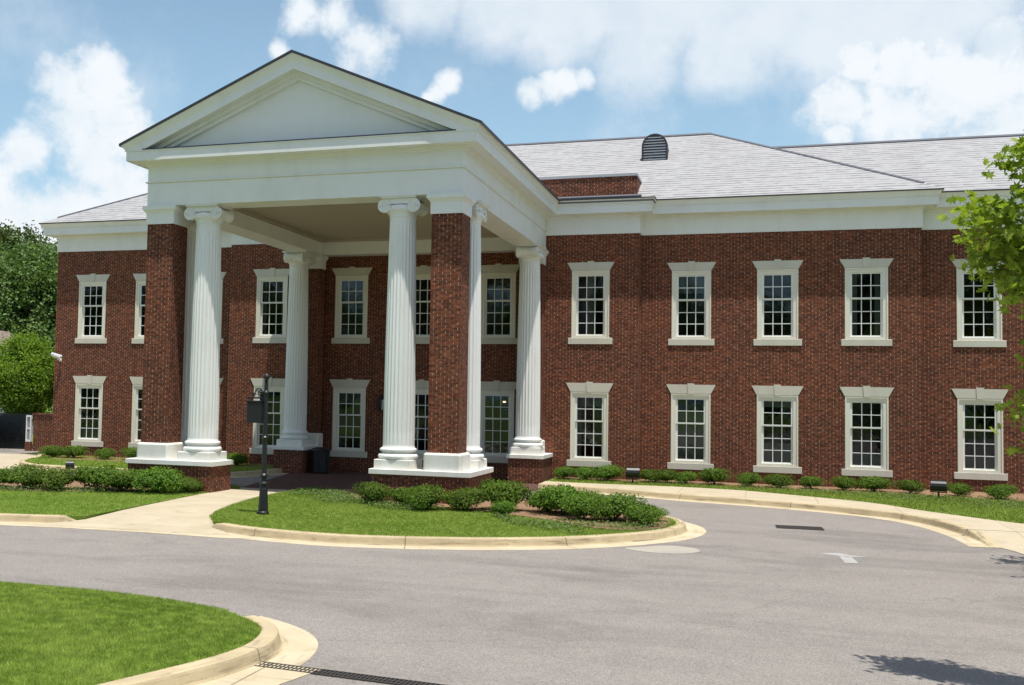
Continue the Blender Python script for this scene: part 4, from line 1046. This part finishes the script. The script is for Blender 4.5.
isll = ['round green shrub in front of the right front column, leftmost on the island', 'green shrub under the right front column base, second from left on the island', 'dark rounded shrub in front of the brick pier base on the island', 'shrub below the side of the right pier slab, behind bare mulch', 'tallest shrub on the island, behind the grey green sprig', 'small greyish green sprig low in the island mulch', 'shrub at the back of the island before the rear right pedestal', 'dense large shrub at the left of the island tip hedge', 'shrub in the middle of the island tip hedge', 'shrub right of middle in the island tip hedge', 'outermost shrub at the right end of the island hedge, by the kerb', 'shrub behind the island tip hedge toward the drive', 'small shrub tucked behind the right end of the island hedge']
for k, ((x, y, w, h), l) in enumerate(zip(isl, isll)): shrub(x, y, 0, w, h, l, 'shrubs on the island', k)
fnd = [(6.1, -1.3, .8, .5), (6.75, -1.25, .8, .5), (7.45, -1.2, .95, .6), (8.75, -1.05, .8, .5), (9.3, -1.05, .85, .5), (9.85, -1.0, .8, .45), (10.75, -1.0, 1.0, .65), (11.75, -1.1, .75, .5), (12.6, -1.2, .8, .5), (13.55, -1.1, .75, .48), (14.45, -1.2, .8, .5), (15.25, -1.1, .9, .55), (16.2, -1.3, .75, .5), (17.45, -1.5, .75, .45), (18.45, -1.9, .85, .5), (19.35, -2.2, .8, .5)]
fl = ['shrub hard by the rear right portico pedestal', 'shrub under the ground floor window right of the portico', 'shrub at the right end of the sill beside the portico bay window', 'shrub just right of the floodlight at the brick corner', 'shrub under the left part of the second ground floor window right of portico', 'low shrub under the right end of the second window sill', 'tall round shrub between the second and third ground floor windows', 'single shrub left of the third ground floor window', 'shrub below the third ground floor window', 'shrub right of the third ground floor window, before bare mulch', 'shrub left of the fourth ground floor window', 'leafy shrub under the right half of the fourth window sill', 'pale shrub left of the right-hand floodlight', 'pale shrub right of the right-hand floodlight', 'shrub under the rightmost ground floor window', 'shrub at the right edge of the picture by the wall']
for k, ((x, y, w, h), l) in enumerate(zip(fnd, fl)): shrub(x, y, -.01, w, h, l, 'shrubs along the right foundation', k + 1)
lf = [(-2.4, -11.75, 1.35, .74), (-3.25, -11.9, 1.3, .68), (-4.05, -11.8, 1.35, .78), (-4.95, -12.3, 1.3, .64), (-5.8, -12.3, 1.3, .70), (-6.7, -12.6, 1.3, .58), (-7.6, -12.7, 1.2, .62), (-1.75, -11.3, .85, .45)]
ll_ = ['dense shrub right below the left front column slab', 'shrub under the left pier slab, second from the walk', 'shrub just left of the left pier slab', 'bushy shrub in the left bed below the ground floor window', 'shrub in the left bed, fifth from the walk', 'shrub in the left bed near the picture edge', 'leftmost shrub of the near left bed', 'low spreading plant at the walk end of the left bed']
for k, ((x, y, w, h), l) in enumerate(zip(lf, ll_)): shrub(x, y, 0, w, h, l, 'shrubs in the left bed', k + 2)
lw = [(-13.2, -1.4, .9, .55), (-12.3, -1.3, .95, .6), (-11.0, -1.3, .85, .5), (-9.8, -1.2, 1.0, .6), (-8.5, -1.2, .95, .6), (-6.9, -1.3, .9, .6), (-5.4, -1.6, .9, .55)]
lwl = ['leggy shrub at the outer left corner of the wing', 'leggy shrub left of the leftmost ground floor window', 'shrub under the leftmost ground floor window', 'shrub between the two leftmost ground floor windows', 'shrub just left of the left brick pier, by the wing wall', 'shrub by the wing wall behind the left front column', 'shrub by the wall left of the rear left pedestal']
for k, ((x, y, w, h), l) in enumerate(zip(lw, lwl)): shrub(x, y, -.02, w, h, l, 'shrubs along the left wing wall', k)

# ground cover strips
def cover(poly, dens, size, z, name, label, excl=()):
    x, y = scatter(poly, dens, rng, excl)
    n_ = np.sin(x * 2.1 + 1.3) * np.sin(y * 2.7) + rng.normal(size=len(x)) * .5
    k = n_ > -.35; x, y = x[k], y[k]
    c = np.stack([x, y, z + rng.uniform(.0, .11, len(x))], 1)
    o = fast_mesh(name, leaves(c, size, rng, up=1.), 4, M['cover']); tag(o, label, 'ground cover'); o['kind'] = 'stuff'
cover([(.6, -9.0), (1.3, -9.0), (2.6, -10.6), (4.2, -11.6), (5.4, -12.3), (4.6, -12.9), (2.5, -12.2), (.7, -10.6)], 1000, .05, 0, 'ground_cover', 'small leafy ground cover between the island lawn and its shrubs')
cover([(6.6, -12.9), (8.0, -13.5), (9.4, -13.6), (10.3, -12.6), (10.35, -13.6), (9.6, -14.5), (8.7, -15.2), (7.2, -14.2)], 750, .05, 0, 'ground_cover', 'weedy ground cover along the kerb at the island tip')
cover([(-1.3, -10), (-1.5, -11.6), (-3, -12.4), (-5, -13.2), (-14, -14.2), (-14, -13.2), (-5, -12.6), (-3, -11.7), (-1.9, -10.3)], 500, .05, 0, 'ground_cover', 'leafy ground cover edging the left lawn')
cover([(5.9, -1.7), (9.6, -1.7), (12.6, -2.2), (15.1, -3.6), (17.5, -5.2), (20.5, -6.4), (24, -6), (24, -2.6), (18.5, -2.3), (14.5, -1.7), (10, -1.4), (5.9, -1.2)], 260, .055, -.01, 'ground_cover', 'ground cover strip between the right foundation mulch and the grass')

# grass blades
def grass(name, label, poly, dens, h, w, z, excl=()):
    x, y = scatter(poly, dens, rng, excl)
    o = fast_mesh(name, blades(x, y, z, h, w, rng), 3, M['blade']); tag(o, label, 'grass'); o['kind'] = 'stuff'
x, y = scatter([(1.5, -29.5), (7.6, -29.5), (7.6, -23), (1.5, -23)], 11000, rng)
rings_ = [(offset(NL, d), z) for d, z in ns]
k = inpoly(x, y, offset(NL, -.02)) & (x > 1.9 + (-23.5 - y) * .55); x, y = x[k], y[k]
NP = np.array(NL); NQ = np.roll(NP, -1, 0); dmin = np.full(len(x), 9.)
for a, b in zip(NP, NQ):
    ab = b - a; L2_ = max(1e-9, (ab ** 2).sum()); t = np.clip(((x - a[0]) * ab[0] + (y - a[1]) * ab[1]) / L2_, 0, 1)
    dmin = np.minimum(dmin, np.hypot(x - a[0] - t * ab[0], y - a[1] - t * ab[1]))
k = (dmin > .17) | ((x < 6.15) & (y > -24.4)); x, y, dmin = x[k], y[k], dmin[k]
z = np.interp(dmin, [0, .17, .2, .5, 1.1], [-.03, -.03, -.008, .03, .06]) - .004
o = fast_mesh('grass', blades(x, y, z, .036, .0030, rng), 3, M['blade']); tag(o, 'mown bright green grass of the near left lawn', 'grass'); o['kind'] = 'stuff'
grass('grass', 'mown grass of the island lawn before the portico', offset(isl_in, .04), 2600, .035, .005, -.015, [MUL])
grass('grass', 'mown grass of the lawn left of the front walk', [p for p in offset(ll_in, .04) if p[0] > -11], 1500, .035, .006, -.015, [LM])
sb = [(5.9, -2.6)] + [p for p in WBs if 5.9 < p[0] < 24] + [(24, -3.2), (20.5, -2.9), (18.5, -2.2), (16.5, -1.6), (10, -1.25), (5.9, -1.0)]
grass('grass', 'rough grass strip between the curved sidewalk and the wall bed', sb, 520, .05, .010, -.02)
grass('grass', 'grass of the small lawn before the left wing', offset(LB, -.15), 420, .05, .012, -.02)
# ------------------------------------------------------------------ trees
def tree(name, label, cat, loc, H, rad, trunk_r, mat, nclump, nleaf, lsize, cr, seed, group=None, zlo=.25, shape=LEAF4, clumps=None, squash=1.):
    r_ = np.random.default_rng(seed); root = thing(name, label, cat, loc, group)
    q = MB(); rr_ = random.Random(seed)
    q.tube([(0, 0, -.1), (.02, .02, H * .25), (rr_.uniform(-.1, .1), rr_.uniform(-.1, .1), H * .5), (rr_.uniform(-.2, .2), rr_.uniform(-.2, .2), H * .88)], [trunk_r * 1.25, trunk_r, trunk_r * .7, trunk_r * .15], 10)
    cl = []
    if clumps is None: clumps = []
    while len(cl) < nclump:
        d = r_.normal(size=3); d /= np.linalg.norm(d); q_ = r_.uniform(.35, 1.) ** .6
        zz = H * (zlo + (1 - zlo) * .5) + d[2] * q_ * H * (1 - zlo) * .5
        tt = (zz / H - zlo) / (1 - zlo); wr = rad * (math.sin(math.pi * min(1, max(.02, tt * .9 + .08))) ** .55)
        cl.append((d[0] * q_ * wr, d[1] * q_ * wr * squash, zz))
    cl += list(clumps)
    pts = []
    for i, c_ in enumerate(cl):
        a = math.atan2(c_[1], c_[0])
        if i % 3 == 0 or i >= nclump:
            z0 = max(H * .18, c_[2] - math.hypot(c_[0], c_[1]) * .55)
            q.tube([(0, 0, z0), (c_[0] * .45, c_[1] * .45, z0 + (c_[2] - z0) * .4), tuple(c_)], [trunk_r * .35, trunk_r * .2, trunk_r * .05], 5, False)
        n_ = int(nleaf * r_.uniform(.5, 1.3)); g_ = r_.normal(size=(n_, 3)) * cr * r_.uniform(.6, 1.1) * np.array([.55, .55, .38])
        pts.append(np.array(c_) + g_)
    q.build('trunk', M['bark'], root)
    P_ = np.concatenate(pts)
    fast_mesh('crown', leaves(P_, lsize, r_, shape, up=.25), len(shape), mat, root)
    return root
# far woods on the left
for k, (x, y, H, rad, l) in enumerate([(-34, 24, 13.0, 5.0, 'tall dark green tree behind the building corner, right of the woodland'), (-38.5, 27, 15.2, 5.5, 'tallest broad woodland tree at far left'), (-44, 28, 14.5, 5.5, 'woodland tree at the left picture edge'), (-41, 38, 15.5, 6, 'woodland tree behind the tallest one, its crown seen between gaps'), (-50, 34, 15, 6, 'woodland tree beyond the left picture edge'), (-31.5, 30, 12.5, 4.2, 'slimmer woodland tree half hidden by the building corner'), (-36, 33, 13.5, 4.5, 'woodland tree filling the gap behind the front pair')]):
    tree('woodland_tree', l, 'tree', (x, y, -.2), H, rad, .3, M['wood_leaf'], 230, 210, .24, 1.35, 20 + k, 'tall trees behind the left side', .1)
tree('young_tree', 'small bright green tree beside the left end of the brick building', 'tree', (-20.3, 6.0, -.2), 5.3, 2.05, .09, M['young_leaf'], 210, 190, .12, .6, 40, None, .24)
# near tree on the right, its boughs hanging into the picture
bough = [(-3.03, 0.50, 4.64), (-2.95, 0.40, 4.35), (-2.86, 0.20, 4.56), (-2.70, 0.40, 4.20), (-2.89, 0.60, 4.10), (-2.63, 0.10, 4.34), (-2.73, 0.20, 5.08), (-2.54, 0.40, 5.21), (-2.50, 0.10, 4.91), (-2.58, 0.40, 3.86), (-2.45, 0.20, 3.55), (-2.48, 0.40, 3.19), (-2.61, 0.60, 2.76), (-2.54, 0.20, 2.62), (-2.48, 0.40, 2.33), (-2.43, 0.30, 2.95), (-2.78, 0.20, 3.84), (-2.36, 0.40, 4.72), (-2.39, 0.10, 4.10), (-2.33, 0.40, 3.33), (-2.29, 0.40, 2.53)]
bough = [(x - 1.0, y, z) for x, y, z in bough]
tree('oak_tree', 'leafy tree at the right edge with bright boughs hanging before the wall', 'tree', (18.15, -24.4, -.2), 7.6, 2.1, .15, M['oakleaf'], 60, 125, .105, .27, 50, None, .27, LOBED, bough)
tree('oak_tree', 'tree beyond the right picture edge whose shadow falls beside the walk', 'tree', (19.6, -16.2, -.2), 8.0, 2.9, .16, M['oakleaf'], 90, 80, .15, .45, 51, None, .3, LOBED)
# trees across the road behind the viewer (they show as dark reflections in the panes)
src = None
for k in range(13):
    x = -62 + k * 10.5 + random.uniform(-2, 2); y = -72 + random.uniform(-6, 6)
    l = 'large tree across the road behind the viewer, mirrored in the window panes'
    if k < 2:
        t_ = tree('woodland_tree', l, 'tree', (x, y, -.2), 15, 6.5, .3, M['wood_leaf'], 120, 90, .6, 2.2, 70 + k, 'trees across the road', .08); src = [t_] if k == 0 else src + [t_]
    else:
        t_ = copy_tree(src[k % 2], None, (x, y, -.2)); t_.rotation_euler.z = random.uniform(0, 6.28); t_.scale = (1.1, 1.1, random.uniform(.85, 1.25))

# ------------------------------------------------------------------ far left corner
HS = thing('gabled_house', 'grey sided house with brown gable roof at the left picture edge', 'house', (-31.9, 17, -.2)); HS.scale = (.84, .28, .84)
mb = MB(); mb.xzprism([(-4, 0), (2.7, 0), (2.7, 5.2), (-.6, 7.2), (-4, 5.2)], 0, 9); mb.build('wall', M['house'], HS)
mb = MB()
for s_ in (-1, 1):
    a = 3.6; mb.xzprism([(-.6, 7.5), (-.6 + s_ * a, 7.5 - a * .606), (-.6 + s_ * a, 7.3 - a * .606), (-.6, 7.3)], -.4, 9.4)
mb.build('roof', M['broof'], HS)
mb = MB(); mb.box(.9, 1.9, -.06, -.01, 2.9, 4.6); wi = mb.build('window', M['white'], HS)
mb = MB(); mb.box(1.0, 1.37, -.08, -.062, 3.0, 4.5); mb.box(1.43, 1.8, -.08, -.062, 3.0, 4.5); mb.build('pane', M['glass'], wi)
AN = thing('brick_outbuilding', 'low dark brick wall joining the left end of the building', 'wall', (-14.4, 3.6, -.2))
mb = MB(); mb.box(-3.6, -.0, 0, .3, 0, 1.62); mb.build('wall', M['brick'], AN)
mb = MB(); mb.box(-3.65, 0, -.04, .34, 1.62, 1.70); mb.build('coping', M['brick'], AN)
GP = thing('white_gate_post', 'narrow white framed panel at the left end of the low brick wall', 'post', (-18.22, 3.55, -.2))
mb = MB(); mb.box(-.13, -.08, 0, .1, .45, 1.6); mb.box(.08, .13, 0, .1, .45, 1.6); mb.box(-.08, .08, 0, .1, 1.53, 1.6); mb.box(-.08, .08, 0, .1, .45, .53); mb.box(-.08, .08, .02, .08, 1.0, 1.05); mb.build('frame', M['white'], GP)
mb = MB(); mb.box(-.14, .14, -.02, .12, 0, .45); mb.build('base', M['brick'], GP)
mb = MB(); mb.box(-.08, .08, .04, .06, .53, 1.53); mb.build('panel', M['house'], GP)
SCN = thing('dark_screen', 'tall black slatted enclosure screen behind the parked car', 'screen', (-20.9, 4.6, -.2))
mb = MB()
for k in range(12): mb.box(-2.6, 1.95, 0, .04, .06 + k * .125, .17 + k * .125)
for xx in (-2.6, -1.1, .4, 1.87): mb.box(xx, xx + .08, .04, .12, 0, 1.6)
mb.box(-2.65, 2.0, -.01, .05, 1.56, 1.63); mb.box(-2.6, 1.95, .045, .06, .05, 1.55); mb.build('slat_panel', M['black'], SCN)
# parked car, only its tail reaches the picture
CA = thing('parked_car', 'dark car parked before the black screen, only its end in view', 'car', (-22.0, 2.6, -.2))
mb = MB(); side = [(-2.2, .28), (-2.2, .7), (-2.0, .85), (-1.0, .95), (-.4, 1.35), (1.0, 1.38), (1.7, 1.0), (2.15, .9), (2.2, .35), (1.8, .25), (-1.8, .25)]
mb.xzprism(side, -.8, .8); mb.build('body', M['dkpaint'], CA)
mb = MB(); mb.xzprism([(-.75, .98), (-.33, 1.28), (.25, 1.3), (.25, .98)], -.812, -.80); mb.xzprism([(.32, .98), (.32, 1.3), (.95, 1.3), (1.4, 1.02)], -.812, -.80); mb.build('window', M['glass'], CA)
for wx in (-1.35, 1.35):
    for wy in (-.72, .72):
        q = MB(); n = 20; R3 = [[(wx + rr0 * math.cos(2 * math.pi * k / n), wy + yy, .32 + rr0 * math.sin(2 * math.pi * k / n)) for k in range(n)] for rr0, yy in ((.2, -.11), (.31, -.11), (.33, -.08), (.33, .08), (.31, .11), (.2, .11))]
        for a, b in zip(R3, R3[1:]):
            for k in range(n): q.face([a[k], b[k], b[(k + 1) % n], a[(k + 1) % n]], sm=True)
        wh = q.build('wheel', M['tyre'], CA)
        q = MB(); q.face([(p[0], p[1] - .002 if wy < 0 else p[1], p[2]) for p in (R3[0] if wy < 0 else R3[-1][::-1])]); q.build('rim', M['silver'], wh)
mb = MB(); mb.box(2.16, 2.215, -.75, -.45, .7, .84); mb.box(2.16, 2.215, .45, .75, .7, .84); mb.build('tail_light', M['silver'], CA)
